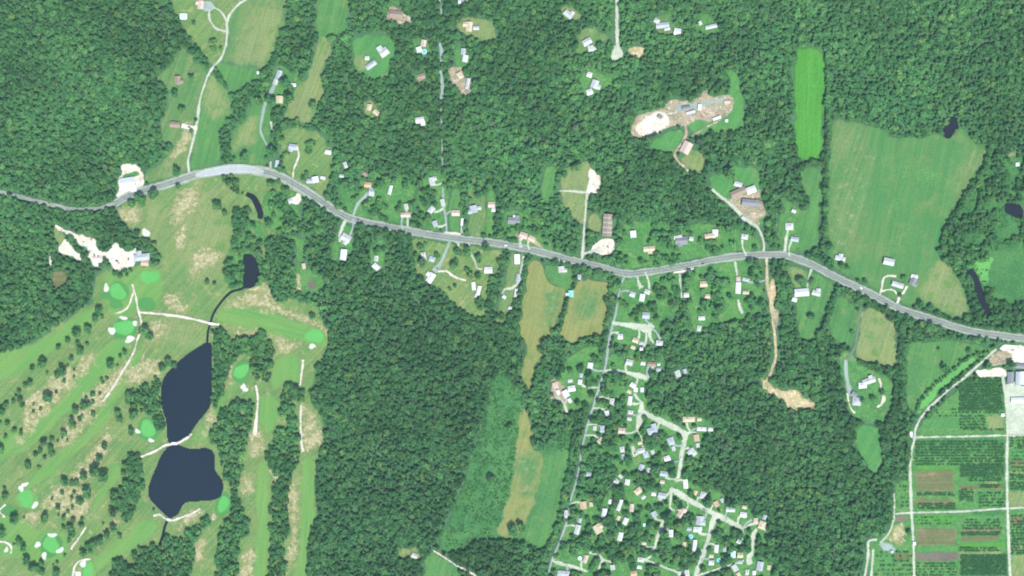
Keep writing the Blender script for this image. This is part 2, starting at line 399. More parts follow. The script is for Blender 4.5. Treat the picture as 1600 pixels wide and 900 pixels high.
patch('lawn', 'yellowing yard west of the gravel lane', 'meadow', [(280,76),(292,77),(300,92),(318,106),(320,118),(311,180),(305,205),(296,250),(294,269),(262,281),(226,285),(226,272),(240,262),(258,246),(268,232),(272,226),(255,222),(251,205),(252,185),(265,170),(262,155),(268,137),(252,130),(243,120),(265,108),(272,95)])
patch('dry_grass', 'worn straw streak beside the gravel lane mouth', 'straw', [(290,190),(303,195),(296,225),(280,240),(265,255),(255,262),(262,245),(280,225)], f=3, clear=False)
patch('meadow', 'bright meadow between tree belt and eastern farm lane', 'green', [(398,152),(424,147),(424,190),(422,215),(425,243),(414,259),(390,261),(370,259),(362,250),(362,226),(366,202),(385,188),(392,166)])
patch('dry_grass', 'yellow grass at the middle of the bright meadow', 'dry', [(380,195),(400,180),(405,205),(395,225),(375,230),(365,240),(368,215)], f=7, clear=False)
patch('field', 'narrow green field running off the north edge', 'green', [(500,0),(549,0),(543,25),(540,50),(528,55),(517,60),(494,61),(495,38)])
patch('field', 'narrow straw field south of the narrow green field', 'dry', [(495,58),(516,60),(517,78),(512,95),(505,110),(500,125),(505,143),(499,157),(490,175),(488,194),(448,192),(444,178),(452,165),(462,150),(470,128),(480,122),(487,105)])
patch('lawn', 'yard round the long grey farmhouse', 'lawn', [(429,104),(446,104),(453,115),(468,116),(470,126),(462,136),(456,146),(447,165),(425,168),(420,152),(425,130),(431,115)])
patch('lawn', 'grassy yards north of the road bend', 'golf', [(440,200),(480,205),(505,210),(512,226),(523,230),(520,260),(513,280),(512,300),(505,306),(480,292),(462,279),(452,272),(445,262),(438,255),(435,240),(440,226),(432,228),(432,215)])
# ---- golf course and the meadow below the road
patch('golf_course', 'golf course rough and the open meadow below the road', 'golf', [(184,321),(205,311),(240,300),(275,289),(300,279),(330,275),(380,271),(420,275),(445,286),(462,296),(474,304),(468,320),(470,336),(468,352),(456,364),(436,362),(424,370),(408,374),(418,400),(414,412),(404,420),(402,440),(418,442),(425,466),(440,478),(448,467),(462,468),(476,476),(500,478),(497,495),(508,505),(516,516),(513,530),(510,546),(496,570),(492,586),(490,602),(484,612),(484,622),(491,636),(499,647),(506,662),(505,696),(497,708),(492,722),(490,737),(492,760),(495,800),(492,820),(485,825),(481,850),(478,880),(476,900),(0,900),(0,557),(15,552),(40,544),(70,527),(86,509),(112,496),(128,483),(143,472),(146,448),(150,428),(176,418),(212,414),(236,420),(248,410),(252,394),(236,388),(236,375),(226,355),(205,358),(190,350)], f=2)
for lab, P in (('dry western half of the meadow below the road', [(190,325),(240,310),(262,330),(250,380),(262,420),(235,400),(205,350)]), ('dry eastern half of the meadow below the road', [(275,300),(330,290),(350,320),(355,370),(345,430),(300,450),(285,400),(280,350)]), ('dry ground above the creek bridge', [(235,490),(290,500),(315,515),(270,540),(235,545)])):
    patch('dry_grass', lab, 'dry', P, f=16, clear=False, wav=12)
for lab, P in (('upper fairway along the western woodland', [(0,560),(40,547),(90,514),(130,487),(158,472),(163,490),(130,520),(100,538),(60,562),(20,592),(0,612)]),
               ('long diagonal fairway ending at the clubhouse greens', [(186,528),(203,535),(186,565),(165,590),(140,612),(100,645),(70,678),(30,712),(0,738),(0,700),(40,672),(80,640),(120,600),(155,552),(172,530)]),
               ('diagonal fairway beside the long cart path', [(210,548),(224,546),(215,572),(195,602),(180,632),(165,662),(140,692),(110,714),(80,742),(40,768),(48,745),(90,712),(122,687),(145,660),(170,622),(195,582)]),
               ('short curved fairway west of the lower pond', [(184,722),(190,745),(167,772),(152,792),(140,802),(149,775),(163,757),(174,732)]),
               ('fairway sweeping below the lower pond', [(246,814),(240,835),(212,852),(186,870),(165,882),(150,897),(138,887),(150,872),(175,856),(200,832),(222,814)]),
               ('fairway strip between the two tree belts', [(403,722),(420,724),(421,760),(418,800),(421,840),(419,870),(414,900),(394,900),(398,860),(402,820),(400,770)]),
               ('easternmost fairway strip along the big wood', [(474,715),(492,718),(491,760),(493,800),(485,825),(480,860),(476,900),(454,900),(465,870),(470,820),(470,760)]),
               ('fairway running east from the creek to the corner green', [(345,482),(380,479),(420,487),(460,501),(496,516),(482,536),(450,530),(400,516),(348,505),(338,498)]),
               ('fairway north of the tree belts', [(430,562),(455,551),(470,560),(468,600),(440,600),(426,612)]),
               ('fairway pocket between pond wood and belt', [(405,612),(435,622),(434,650),(432,664),(415,680),(406,645)]),
               ('fairway round the south-western greens', [(0,800),(30,808),(60,830),(100,830),(112,860),(90,880),(60,880),(30,870),(0,880)]),
               ('fairway on the east bank of the upper pond', [(352,610),(368,590),(372,600),(360,618),(345,640),(330,665),(318,690),(300,690),(318,668),(332,645)]),
               ('green apron between the clubhouse and the creek', [(160,428),(215,420),(252,420),(250,480),(215,486),(180,500),(165,470)])):
    patch('fairway', lab, 'fairway_ns' if ('strip' in lab or 'north of' in lab or 'pocket' in lab) else 'fairway_ew' if 'running east' in lab else 'fairway', P, f=2.2, clear=False)
STRAW = [[(145,545),(150,560),(125,590),(100,615),(85,635),(60,660),(45,677),(30,697),(20,702),(28,682),(38,665),(40,640),(42,622),(60,612),(75,602),(85,590),(95,577),(120,570),(128,560)],
 [(187,572),(208,562),(203,577),(184,602),(160,627),(150,642),(142,657),(130,672),(115,687),(100,699),(85,699),(92,682),(105,667),(115,647),(125,632),(140,614),(150,602),(162,587)],
 [(168,665),(172,682),(170,702),(160,722),(150,732),(135,747),(125,757),(106,747),(115,737),(130,727),(140,712),(155,692)],
 [(85,762),(110,758),(130,758),(140,770),(140,790),(135,812),(115,817),(105,802),(85,797),(66,792),(66,774)],
 [(36,806),(58,802),(66,812),(50,820),(38,818)], [(160,838),(170,822),(186,808),(184,822),(172,834)],
 [(205,605),(195,597),(206,580),(225,562),(250,565),(256,577),(240,590),(218,600)],
 [(397,660),(404,680),(414,690),(412,708),(398,712),(389,702),(387,690)], [(376,745),(388,748),(397,750),(395,766),(382,772),(377,760)],
 [(385,855),(397,860),(395,880),(390,900),(374,900),(376,875)],
 [(458,740),(465,745),(463,770),(465,790),(462,840),(462,870),(452,886),(447,872),(455,850),(455,810),(450,790),(447,780),(452,760)],
 [(421,734),(438,736),(440,743),(430,756),(424,745)], [(472,632),(480,640),(500,660),(504,692),(490,702),(477,706),(474,680)],
 [(397,441),(418,444),(425,467),(440,480),(470,490),(497,502),(513,516),(514,526),(500,512),(480,505),(460,497),(440,487),(410,482),(385,475),(365,478),(352,484),(348,478),(375,465)],
 [(362,511),(405,516),(400,529),(375,528),(362,520)], [(420,521),(455,531),(466,541),(440,551),(430,541)],
 [(300,392),(320,386),(343,395),(347,405),(335,414),(312,419),(302,437),(296,430),(302,410)], [(310,392),(322,388),(338,395),(346,402),(336,414),(322,418),(310,408)],
 [(186,325),(215,322),(222,340),(205,350),(190,348)], [(278,305),(300,292),(312,310),(300,330),(285,338),(272,350),(268,330)],
 [(278,360),(290,352),(292,375),(280,390),(272,380)], [(362,560),(370,585),(362,600),(353,604),(357,585)],
 [(328,640),(342,648),(330,668),(318,684),(322,660)], [(285,805),(305,795),(316,796),(306,812),(290,820),(280,832),(284,815)], [(308,845),(320,838),(320,870),(306,880)],
 [(232,500),(262,505),(250,525),(236,532),(226,525)], [(258,452),(285,470),(300,490),(270,486),(256,470)]]
for i, P in enumerate(STRAW):
    patch('dry_rough', 'strip of bleached dry rough on the golf course', 'straw', P, f=5.5, clear=False)
    bpy.context.scene.collection.objects[-1]['group'] = 'bleached rough strips'
patch('lawn', 'rough clearing with a red earth spot in the wood', 'lawn', [(462,402),(475,418),(490,422),(490,432),(508,430),(505,459),(465,458),(462,430)])
patch('dry_rough', 'straw edge of the red earth clearing', 'straw', [(462,425),(468,430),(472,455),(465,458)], f=1.5, clear=False)
patch('bare_earth', 'red earth spot in the clearing', 'brown', [(480,440),(490,438),(495,448),(488,454),(482,450)], f=2, clear=False)
patch('lawn', 'narrow grassy ride in the wood by the creek', 'lawn', [(448,366),(460,370),(478,372),(476,395),(470,412),(463,402),(464,385)])
patch('lawn', 'grass ride beside the white-roofed barn lot', 'lawn', [(520,376),(532,375),(533,385),(528,405),(519,410)])
greens = [(234,433,14,10.5,-10),(184,456,13,12,20),(194,512,15,12.5,10),(492,525,14,10,20),(377,580,9,14,35),(231,670,11,14,10),(41,779,12.5,12,0),(80,851,13,13,0),(138,892,7,13,5),(349,788,7,15,25)]
for i, g in enumerate(sorted(greens, key=lambda g: g[1])):
    patch('green_collar', 'mown collar round putting green number %d from the north' % (i + 1), 'tee' if i % 3 else 'fairway', ellipse(g[0], g[1] + 1, g[2] + 5, g[3] + 4.5, g[4]), f=1.8, clear=True)
    patch('putting_green', 'smooth bright putting green, number %d counting from the north' % (i + 1), 'putting', ellipse(*g, wob=.14), f=1.1, clear=True)
for i, g in enumerate([(230,475,14,10,0),(181,476,10,7,-10),(14,797,13,7,5),(165,462,8,6,0)]):
    patch('tee_ground', 'dull green tee ground, number %d counting from the north' % (i + 1), 'tee', ellipse(*g), f=1, clear=False)
bunkers = [(166,450,3.6,7.5,15),(193,497,5.5,3.2,15),(211,505,4.5,3.6,10),(175,517,4.5,7,-20),(203,530,8,4.8,-8),(228,364,5.5,7.5,5),(488,541,6,3.6,10),(380,604,3.6,5,-10),(384,609,4.4,3.4,20),(215,674,3.6,3.8,0),(236,688,4.4,3.2,0),(33,763,5,4,-40),(39,757,5,3.4,-20),(55,789,6,4,-35),(82,836,6.4,3.6,5),(59,851,5.2,4,0),(94,860,5.6,4.2,-25),(69,869,4.2,6,10),(130,881,6.4,4,-35),(122,897,4,5.5,0),(10,859,3,4.4,0)]
for i, g in enumerate(sorted(bunkers, key=lambda g: g[1])):
    patch('sand_bunker', 'white sand bunker on the golf course, number %d counting from the north' % (i + 1), 'sand', ellipse(*g, wob=.22), f=.8, clear=True)
patch('sand_bunker', 'tan worn bunker below the diagonal green', 'dirt', ellipse(334,808,4,6), f=.7)
# ---- water
for lab, P in (('reedy bank of the upper pond', [(325,534),(333,541),(332,600),(331,630),(324,643),(297,678),(286,692),(272,695),(262,690),(260,655),(251,625),(252,604),(257,588),(280,563),(310,543)]), ('reedy bank of the lower pond', [(250,715),(261,699),(272,694),(300,703),(330,702),(337,715),(334,733),(348,750),(350,763),(344,778),(306,784),(288,786),(279,803),(268,811),(255,803),(246,791),(232,779),(230,765),(238,744),(245,729)])):
    patch('pond_bank', lab, 'dry', P, f=2.0)
patch('pond', 'upper dark blue pond on the golf course', 'water', [(325,536),(330,541),(329,560),(330,600),(328,630),(322,641),(315,649),(305,661),(295,676),(285,690),(272,693),(264,689),(263,670),(262,655),(258,645),(253,625),(254,605),(258,590),(272,575),(282,565),(295,555),(310,545)], f=.6, hard=True)
patch('pond', 'lower notched dark blue pond on the golf course', 'water', [(252,716),(262,701),(272,696),(285,700),(300,705),(320,702),(330,705),(334,715),(332,735),(345,750),(347,762),(343,775),(330,780),(305,781),(286,783),(278,800),(268,808),(257,801),(248,790),(235,778),(233,765),(240,745),(247,730)], f=.6, hard=True)
road('creek', 'dark creek pool below the road bend', 'murk', [(385,303),(396,309),(403,322),(407,333),(406,342)], [3,6,7.5,7,4], margin=.3)
road('creek', 'dark outlet ditch below the lower pond', 'murk', [(264,808),(258,822),(254,838),(249,852)], [2,2,2], f=.45, margin=0)
# ---- woodland clearings in the north
patch('lawn', 'lush lawn ringed by trees around the angled house', 'vivid', [(550,60),(575,52),(600,55),(612,60),(619,75),(612,92),(606,110),(607,122),(585,126),(570,117),(556,108),(552,85)])
patch('dry_grass', 'dry western side of the ringed lawn', 'dry', [(554,85),(570,88),(575,105),(562,110),(554,100)], f=4, clear=False)
for lab, m, P in (('clearing round the brown-roofed house', 'dirt', [(604,15),(610,10),(625,12),(640,25),(642,36),(628,38),(607,34)]),
    ('clearing round the pool house', 'lawn', [(644,60),(660,60),(670,70),(670,86),(650,88),(645,72)]),
    ('yellow clearing round the tan-roofed house', 'dry', [(712,36),(730,28),(760,30),(772,36),(777,55),(773,65),(750,66),(735,56),(720,50)]),
    ('clearing beside the upper grey lane', 'lawn', [(708,74),(730,74),(736,95),(731,108),(714,108)]),
    ('worn yard beside the upper grey lane', 'dirt', [(700,106),(720,106),(729,122),(739,125),(736,146),(722,151),(712,140),(706,125)]),
    ('small yard of the rust-roofed house', 'lawn', [(649,112),(664,110),(668,122),(656,130),(648,124)]),
    ('clearing of the white house in deep wood', 'lawn', [(646,180),(662,176),(670,184),(666,197),(650,198)]),
    ('sandy clearing of the twin tan roofs', 'dry', [(568,160),(580,158),(592,172),(598,182),(584,186),(570,180)]),
    ('clearing of the grey house near the north edge', 'dry', [(876,14),(890,8),(900,18),(910,24),(902,34),(880,32)]),
    ('clearing of the cross-shaped grey house', 'meadow', [(903,52),(925,42),(940,50),(957,56),(957,62),(945,63),(925,76),(915,84),(900,82),(902,66)]),
    ('clearing of the pale house below the turnaround', 'lawn', [(908,115),(925,106),(936,115),(945,122),(966,118),(968,128),(940,140),(930,151),(915,150),(907,136)]),
    ('orange bare plot east of the turnaround', 'orange', [(981,75),(1006,72),(1006,86),(994,93),(986,86)]),
    ('clearing of the grey house east of the turnaround', 'meadow', [(1019,28),(1045,18),(1050,38),(1064,45),(1062,57),(1025,52)]),
    ('green clearing of the long pale house', 'green', [(1091,26),(1110,19),(1116,35),(1120,48),(1108,57),(1092,46)]),
    ('grass strip at the north edge by the grey lane', 'dry', [(713,0),(740,0),(739,9),(716,7)])):
    patch('clearing', lab, m, P, f=1.6)
# ---- contractor's yard and farm in the north-east
patch('meadow', 'vivid grass west of the pink barn', 'vivid', [(1012,226),(1040,205),(1066,200),(1068,216),(1055,238),(1040,239),(1020,236)])
patch('meadow', 'vivid grass wrapping the east side of the dirt yard', 'vivid', [(1064,182),(1085,210),(1090,224),(1097,213),(1120,206),(1132,211),(1142,205),(1160,201),(1165,186),(1160,150),(1150,113),(1136,106),(1142,125),(1140,148),(1120,150)])
patch('dirt_yard', 'bare dirt contractor yard among the woods', 'dirt', [(985,216),(988,192),(1000,180),(1035,170),(1042,157),(1060,154),(1085,160),(1102,140),(1112,152),(1136,148),(1146,156),(1142,175),(1125,188),(1105,189),(1090,185),(1076,200),(1065,194),(1050,197),(1040,202),(1020,210),(1000,216)], f=1.6)
patch('gravel_pad', 'grey-white gravel pad at the west end of the dirt yard', 'whitelot', [(998,188),(1030,174),(1046,184),(1042,199),(1018,211),(1000,212),(992,202)], f=1.6)
patch('gravel_strip', 'grey gravel drive through the dirt yard', 'paving', [(1055,166),(1085,162),(1135,151),(1137,157),(1110,164),(1075,172),(1056,176)], f=1.5)
patch('rubble_patch', 'reddish spoil in the dirt yard', 'rubble', [(1092,172),(1112,168),(1122,178),(1104,188),(1090,186)], f=2)
patch('meadow', 'tan meadow below the pink barn', 'dry', [(1080,230),(1095,240),(1104,250),(1100,270),(1094,277),(1075,263),(1062,250),(1068,240)], f=1.5)
patch('lawn', 'farmyard grass round the brown barns', 'vivid', [(1102,276),(1130,270),(1140,262),(1186,261),(1189,290),(1192,330),(1197,352),(1180,358),(1165,345),(1150,330),(1140,317),(1120,299),(1110,290)])
patch('dirt_yard', 'pale trodden farmyard between the brown barns', 'dirt', [(1122,304),(1143,316),(1150,302),(1165,304),(1191,291),(1192,306),(1180,312),(1196,325),(1196,336),(1181,341),(1189,360),(1175,352),(1160,341),(1147,326)], f=1.6)
# ---- big fields, east
patch('field', 'vivid green crop strip among the woods', 'bright', [(1242,77),(1260,72),(1275,76),(1286,86),(1289,110),(1287,180),(1286,220),(1283,246),(1270,249),(1247,251),(1242,200),(1241,130)])
patch('field', 'green strip below the vivid crop strip', 'green', [(1245,262),(1265,259),(1283,262),(1285,300),(1281,340),(1279,384),(1262,392),(1242,392),(1222,390),(1216,370),(1214,340),(1225,332),(1220,306),(1235,318),(1262,332),(1268,315),(1255,290)])
patch('field', 'broad mown pasture, largest field in the scene', 'bigfield', [(1300,186),(1312,185),(1322,192),(1335,187),(1355,198),(1372,200),(1385,207),(1402,220),(1420,214),(1440,220),(1452,212),(1465,209),(1476,213),(1492,212),(1505,199),(1513,210),(1520,223),(1545,226),(1544,246),(1535,262),(1520,282),(1510,302),(1495,326),(1481,346),(1470,373),(1466,398),(1475,410),(1488,424),(1500,440),(1512,470),(1515,489),(1505,498),(1470,491),(1436,480),(1412,474),(1390,464),(1362,449),(1340,436),(1308,424),(1294,411),(1292,385),(1293,330),(1296,260),(1298,220)], f=1.6, cell=4)
patch('dry_grass', 'tan western side of the broad pasture', 'meadow', [(1301,190),(1330,195),(1360,215),(1362,300),(1345,380),(1320,405),(1300,395),(1297,300)], f=16, clear=False)
patch('dry_grass', 'yellow tractor line down the broad pasture', 'lawn', [(1421,225),(1425,232),(1415,275),(1405,310),(1398,345),(1393,345),(1400,305),(1412,260)], f=5, clear=False)
patch('dry_grass', 'lighter hump in the broad pasture', 'lawn', [(1440,260),(1465,265),(1468,295),(1445,300),(1435,285)], f=14, clear=False)
patch('dry_grass', 'dry eastern corner of the broad pasture', 'meadow', [(1505,232),(1543,230),(1540,250),(1515,285),(1495,315),(1488,300),(1500,260)], f=10, clear=False)
patch('dry_grass', 'tan triangular rise at the pasture corner', 'dry', [(1462,408),(1480,412),(1490,425),(1500,440),(1512,470),(1513,490),(1500,494),(1475,486),(1455,476),(1440,462),(1446,445),(1452,425)], f=7, clear=False)
patch('pond', 'dark pond notched into the pasture edge', 'murk', [(1475,205),(1485,193),(1487,184),(1491,186),(1494,194),(1487,207),(1482,214),(1476,211)], f=1, hard=True)
patch('marsh', 'rough green marsh at the east edge', 'scrub', [(1546,250),(1600,225),(1600,520),(1570,515),(1555,500),(1530,495),(1517,480),(1508,455),(1497,430),(1480,408),(1470,392),(1478,368),(1495,335),(1515,305),(1530,275)], f=3, clear=False)
patch('meadow', 'smooth green meadow at the east edge', 'scrub', [(1545,392),(1575,375),(1600,372),(1600,470),(1575,474),(1556,470),(1548,450),(1546,425)], f=5)
patch('clearing', 'yellow clearing near the east edge', 'dry', [(1577,240),(1588,237),(1592,254),(1582,256),(1572,264),(1570,254)], f=1.5)
# ---- south of the road, east
patch('lawn', 'garden and paddock of the long white house', 'green', [(1226,412),(1262,420),(1290,435),(1304,450),(1301,470),(1286,490),(1276,525),(1262,533),(1250,526),(1245,500),(1243,470),(1238,440)])
patch('dry_grass', 'brownish front lawn by the road', 'dry', [(1230,418),(1258,424),(1260,440),(1245,450),(1238,435)], f=4, clear=False)
patch('field', 'green paddock west of the grey farm track', 'green', [(1302,466),(1315,462),(1335,475),(1346,480),(1344,500),(1337,542),(1310,536),(1293,522),(1300,490)])
patch('field', 'straw field east of the grey farm track', 'dry', [(1349,478),(1370,485),(1385,495),(1400,510),(1402,577),(1385,571),(1360,566),(1336,562),(1341,530)])
patch('lawn', 'wide lawn round the curved-drive estate', 'lawn', [(1308,556),(1322,545),(1345,572),(1380,583),(1396,596),(1396,636),(1390,655),(1375,662),(1350,657),(1325,646),(1318,600)])
patch('field', 'small bright field south of the estate', 'vivid', [(1339,662),(1372,665),(1375,690),(1379,726),(1365,742),(1350,722),(1338,706)])
patch('field', 'green field north of the diagonal dirt road', 'green', [(1417,534),(1440,536),(1480,531),(1520,536),(1552,543),(1546,556),(1525,566),(1490,577),(1460,602),(1440,622),(1428,643),(1418,640),(1415,600)])
patch('duckweed', 'pale reed-filled channel beside the dirt road', 'algae', [(1426,646),(1440,618),(1470,589),(1500,567),(1520,556),(1527,560),(1515,575),(1490,594),(1462,617),(1442,640),(1430,652)], f=1.5)
patch('nursery_ground', 'plant nursery ground crossed by dirt tracks', 'lawn', [(1448,655),(1480,625),(1520,588),(1566,588),(1572,640),(1574,682),(1600,680),(1600,900),(1355,900),(1357,845),(1372,840),(1390,830),(1396,800),(1397,762),(1402,745),(1420,735),(1425,700),(1434,672)], f=1.5)
for lab, m, P in (('pinkish fallow nursery plot north of the cross track', 'pinksoil', [(1431,737),(1488,732),(1489,768),(1431,770)]),
    ('thin fallow nursery strip above the cross track', 'pinksoil', [(1430,778),(1490,780),(1490,790),(1430,790)]),
    ('pinkish fallow nursery plot south of the cross track', 'pinksoil', [(1432,826),(1492,825),(1492,851),(1432,852)]),
    ('brown bed of tilled nursery soil', 'brown', [(1433,864),(1497,862),(1498,875),(1433,876)]),
    ('dark red bed beside the track crossing', 'brown', [(1397,807),(1420,805),(1420,814),(1399,816)]),
    ('rusty tilled strip in the nursery', 'pinksoil', [(1502,838),(1560,836),(1561,845),(1502,846)]),
    ('straw plot at the east edge of the nursery', 'dry', [(1577,768),(1600,765),(1600,790),(1578,792)]),
    ('straw strip at the south-east corner', 'dry', [(1580,868),(1600,866),(1600,900),(1582,900)]),
    ('tan plot by the nursery shed', 'dry', [(1540,650),(1568,646),(1570,668),(1545,672)]),
    ('trampled straw ground in the nursery corner', 'straw', [(1384,842),(1395,825),(1410,818),(1414,835),(1408,852),(1395,850)]),
    ('grey gravel heap in the nursery corner', 'paving', [(1371,850),(1378,845),(1392,852),(1400,860),(1385,861)])):
    patch('nursery_plot', lab, m, P, f=2.6 if m != 'brown' else 1.6, sharp=True, wav=2.5)
for lab, P in (('dark planted block north of the upper cross track', [(1499,592),(1566,590),(1570,645),(1500,640)]), ('dark planted block in the south-east', [(1501,866),(1572,864),(1575,900),(1501,900)]), ('dark planted block below the upper cross track', [(1430,688),(1570,686),(1570,708),(1430,710)]), ('dark planted strip above the yellow strip', [(1500,726),(1570,724),(1570,744),(1500,746)]), ('dark planted strip south of the cross track', [(1518,799),(1568,798),(1568,806),(1518,806)])):
    patch('nursery_plot', lab, 'scrub', P, f=3, sharp=True)
for i, (m, x0, x1, y0, y1) in enumerate((('vivid',1430,1496,712,720),('bright',1430,1494,728,733),('vivid',1500,1568,748,753),('pinksoil',1500,1566,758,764),('vivid',1503,1566,806,814),('pinksoil',1505,1564,826,831),('bright',1430,1496,808,814),('vivid',1432,1496,854,861),('bright',1502,1570,848,854),('dry',1500,1566,862,866),('vivid',1578,1600,702,712),('pinksoil',1578,1600,720,728),('dry',1578,1600,736,741),('pinksoil',1580,1600,806,820),('vivid',1440,1496,655,668),('dry',1578,1600,852,858),('pinksoil',1400,1422,866,874),('vivid',1368,1392,868,890))):
    patch('nursery_plot', 'narrow %s nursery strip' % {'vivid': 'lush green', 'bright': 'bright green', 'pinksoil': 'brownish', 'dry': 'straw'}[m], m, [(x0,y0),(x1,y0-1),(x1,y1),(x0,y1)], f=2.0, sharp=True, wav=2)
    COL.objects[-1]['group'] = 'narrow nursery strips'
patch('nursery_plot', 'yellow strip in the nursery rows', 'dry', [(1542,752),(1560,751),(1560,757),(1543,757)], f=1.2, sharp=True)
patch('concrete_yard', 'white concrete yard at the east edge', 'whitelot', [(1553,546),(1566,539),(1600,543),(1600,574),(1582,572),(1580,555),(1568,550)], f=.8, sharp=True)
patch('dirt_yard', 'square tan stockpile yard by the concrete', 'dirt', [(1538,571),(1554,548),(1580,550),(1583,560),(1575,569)], f=1)
patch('gravel_strip', 'pale gravel strip in front of the nursery sheds', 'whitelot', [(1522,577),(1570,575),(1575,588),(1545,590),(1528,589)], f=1)
patch('gravel_yard', 'beige yard behind the nursery sheds', 'gravel', [(1571,600),(1600,600),(1600,681),(1576,681)], f=.8, sharp=True)
# ---- centre south
patch('field', 'upper straw field reaching up to the main road', 'tan', [(827,408),(847,408),(850,430),(860,446),(883,450),(880,470),(873,496),(866,516),(850,531),(841,543),(846,556),(838,571),(833,590),(828,610),(815,591),(812,580),(822,560),(826,540),(815,526),(812,510),(816,490),(820,450)])
patch('field', 'second straw field beside the village road', 'tan', [(903,441),(920,434),(945,440),(957,443),(952,470),(945,500),(940,521),(920,526),(905,529),(895,541),(885,531),(873,521),(878,490),(885,470),(897,455)])
patch('meadow', 'greener middle of the second straw field', 'meadow', [(912,455),(940,458),(936,490),(905,502),(898,480)], f=14, clear=False, wav=8)
patch('meadow', 'greener eastern side of the upper straw field', 'meadow', [(858,455),(878,460),(868,505),(848,520),(850,480)], f=12, clear=False, wav=8)
patch('lawn', 'green garden between the two straw fields', 'green', [(850,412),(880,416),(895,420),(894,440),(886,455),(866,445),(852,430)])
patch('field', 'weedy green field beside the big wood', 'scrub', [(768,592),(785,586),(800,600),(812,612),(820,628),(822,645),(835,690),(850,706),(870,690),(895,664),(895,716),(885,750),(878,790),(868,826),(855,858),(835,855),(815,846),(790,845),(770,838),(745,850),(715,862),(690,858),(682,852),(700,818),(720,770),(735,720),(755,662),(764,622)], f=2)
patch('field', 'lower straw field with a pointed north end', 'tan', [(820,638),(828,655),(835,690),(834,700),(850,709),(848,735),(835,780),(822,820),(802,841),(790,843),(777,833),(790,790),(805,735),(806,700),(808,670),(812,648)], f=2)
patch('meadow', 'greener middle of the lower straw field', 'meadow', [(814,708),(842,712),(838,750),(826,775),(806,765),(808,735)], f=11, clear=False, wav=8)
patch('lawn', 'green headland east of the lower straw field', 'green', [(852,712),(893,690),(893,718),(884,750),(876,790),(866,826),(854,856),(836,853),(818,845),(828,818),(840,780)], f=5, clear=False)
patch('field', 'green field corner at the south edge', 'green', [(654,900),(664,872),(678,862),(700,876),(728,892),(742,900)], f=1.6)
patch('clearing', 'tiny clearing with a shed in the south wood', 'dry', [(640,858),(652,852),(655,866),(660,872),(645,874),(638,868)], f=1.5)
patch('clearing', 'small glade on the edge of the south wood', 'dry', [(624,858),(640,857),(642,868),(630,874),(623,868)], f=2)
# ---- yards along the road
YARDS = []
def yard(label, P, dens, m='lawn', sp=8.0, rm=4.9):
    patch('yard', label, m, P, f=2)
    if 'creek' not in label and 'village' not in label: dens *= .78
    YARDS.append((chaikin(extend(P), 2), dens, sp, rm))
yard('yards of the houses south of the middle road', [(640,372),(700,380),(740,386),(785,389),(791,397),(781,430),(767,442),(763,470),(760,512),(745,502),(730,491),(715,476),(700,466),(690,446),(668,441),(645,436),(640,400)], .16, 'golf')
yard('long narrow yard of the white mobile homes', [(798,391),(822,396),(820,420),(812,442),(800,472),(790,502),(782,517),(774,497),(781,470),(788,440)], .15, 'meadow')
yard('yards of the houses north of the road curve', [(526,290),(556,282),(592,285),(612,278),(648,280),(648,330),(640,352),(600,348),(565,340),(535,325)], .55)
yard('grass strip yard with a pink-roofed house', [(702,303),(713,292),(721,302),(720,366),(702,365)], .05, 'green')
yard('sandy-ended strip yard with a grey house', [(729,290),(742,274),(756,284),(759,300),(758,332),(756,372),(733,370),(731,320)], .25, 'meadow')
yard('thin strip yard with a pink roof', [(760,276),(767,270),(769,295),(776,306),(773,326),(769,372),(759,372),(760,300)], .2, 'lawn')
yard('leafy yards before the school field', [(780,335),(815,325),(835,345),(850,372),(865,385),(858,398),(790,378)], .45)
yard('leafy yards between lane and pale cottages', [(655,270),(700,268),(700,362),(650,355)], .62)
patch('field', 'small green field west of the gravel plot', 'green', [(848,262),(870,259),(868,285),(863,312),(848,316),(845,300)])
patch('field', 'dry plots around the cream gravel corner', 'dry', [(877,268),(905,255),(919,250),(926,265),(939,275),(939,291),(931,302),(919,304),(918,342),(908,350),(890,341),(880,320),(874,300)])
patch('gravel_lot', 'cream gravel corner lot', 'whitelot', [(921,261),(930,268),(939,281),(936,303),(915,303),(920,280)], f=1)
patch('field', 'small tan plot beside the brown barn', 'dry', [(919,334),(936,330),(940,362),(919,364)])
patch('gravel_lot', 'white gravel lot in front of the brown barn', 'whitelot', [(932,380),(941,374),(962,372),(961,396),(940,398),(914,396)], f=1)
yard('wooded yards north of the road dip', [(972,348),(1000,345),(1045,352),(1090,346),(1130,352),(1160,360),(1190,378),(1190,392),(1140,394),(1090,404),(1040,415),(1000,420),(975,421),(962,400)], .55)
yard('gardens south of the middle road crest', [(978,436),(1005,431),(1040,427),(1062,422),(1062,465),(1055,500),(1035,498),(1030,520),(1015,540),(960,540),(955,500),(966,470),(966,448)], .50)
yard('narrow gardens west of the orange dirt lane', [(1062,422),(1100,414),(1145,407),(1192,404),(1190,440),(1196,480),(1170,496),(1110,505),(1085,528),(1082,500),(1070,470)], .50)
yard('dirt yard and gardens of the western village house', [(866,586),(895,550),(935,536),(945,560),(938,595),(925,628),(905,640),(880,642),(860,632),(858,605)], .48)
yard('dense village gardens', [(955,545),(1036,545),(1038,580),(1005,602),(1010,625),(1040,640),(1080,646),(1114,660),(1108,682),(1088,722),(1090,750),(1122,766),(1152,790),(1195,803),(1208,828),(1200,900),(845,900),(862,872),(880,832),(890,782),(902,740),(910,690),(930,630),(945,580)], .64, 'lawn', 7.2, 5.0)
yard('garden of the eastern road house', [(1223,340),(1245,335),(1252,370),(1246,398),(1222,392)], .3)
yard('house plots below the road by the barn lot', [(527,352),(552,352),(552,372),(546,405),(530,408),(531,372)], .3)
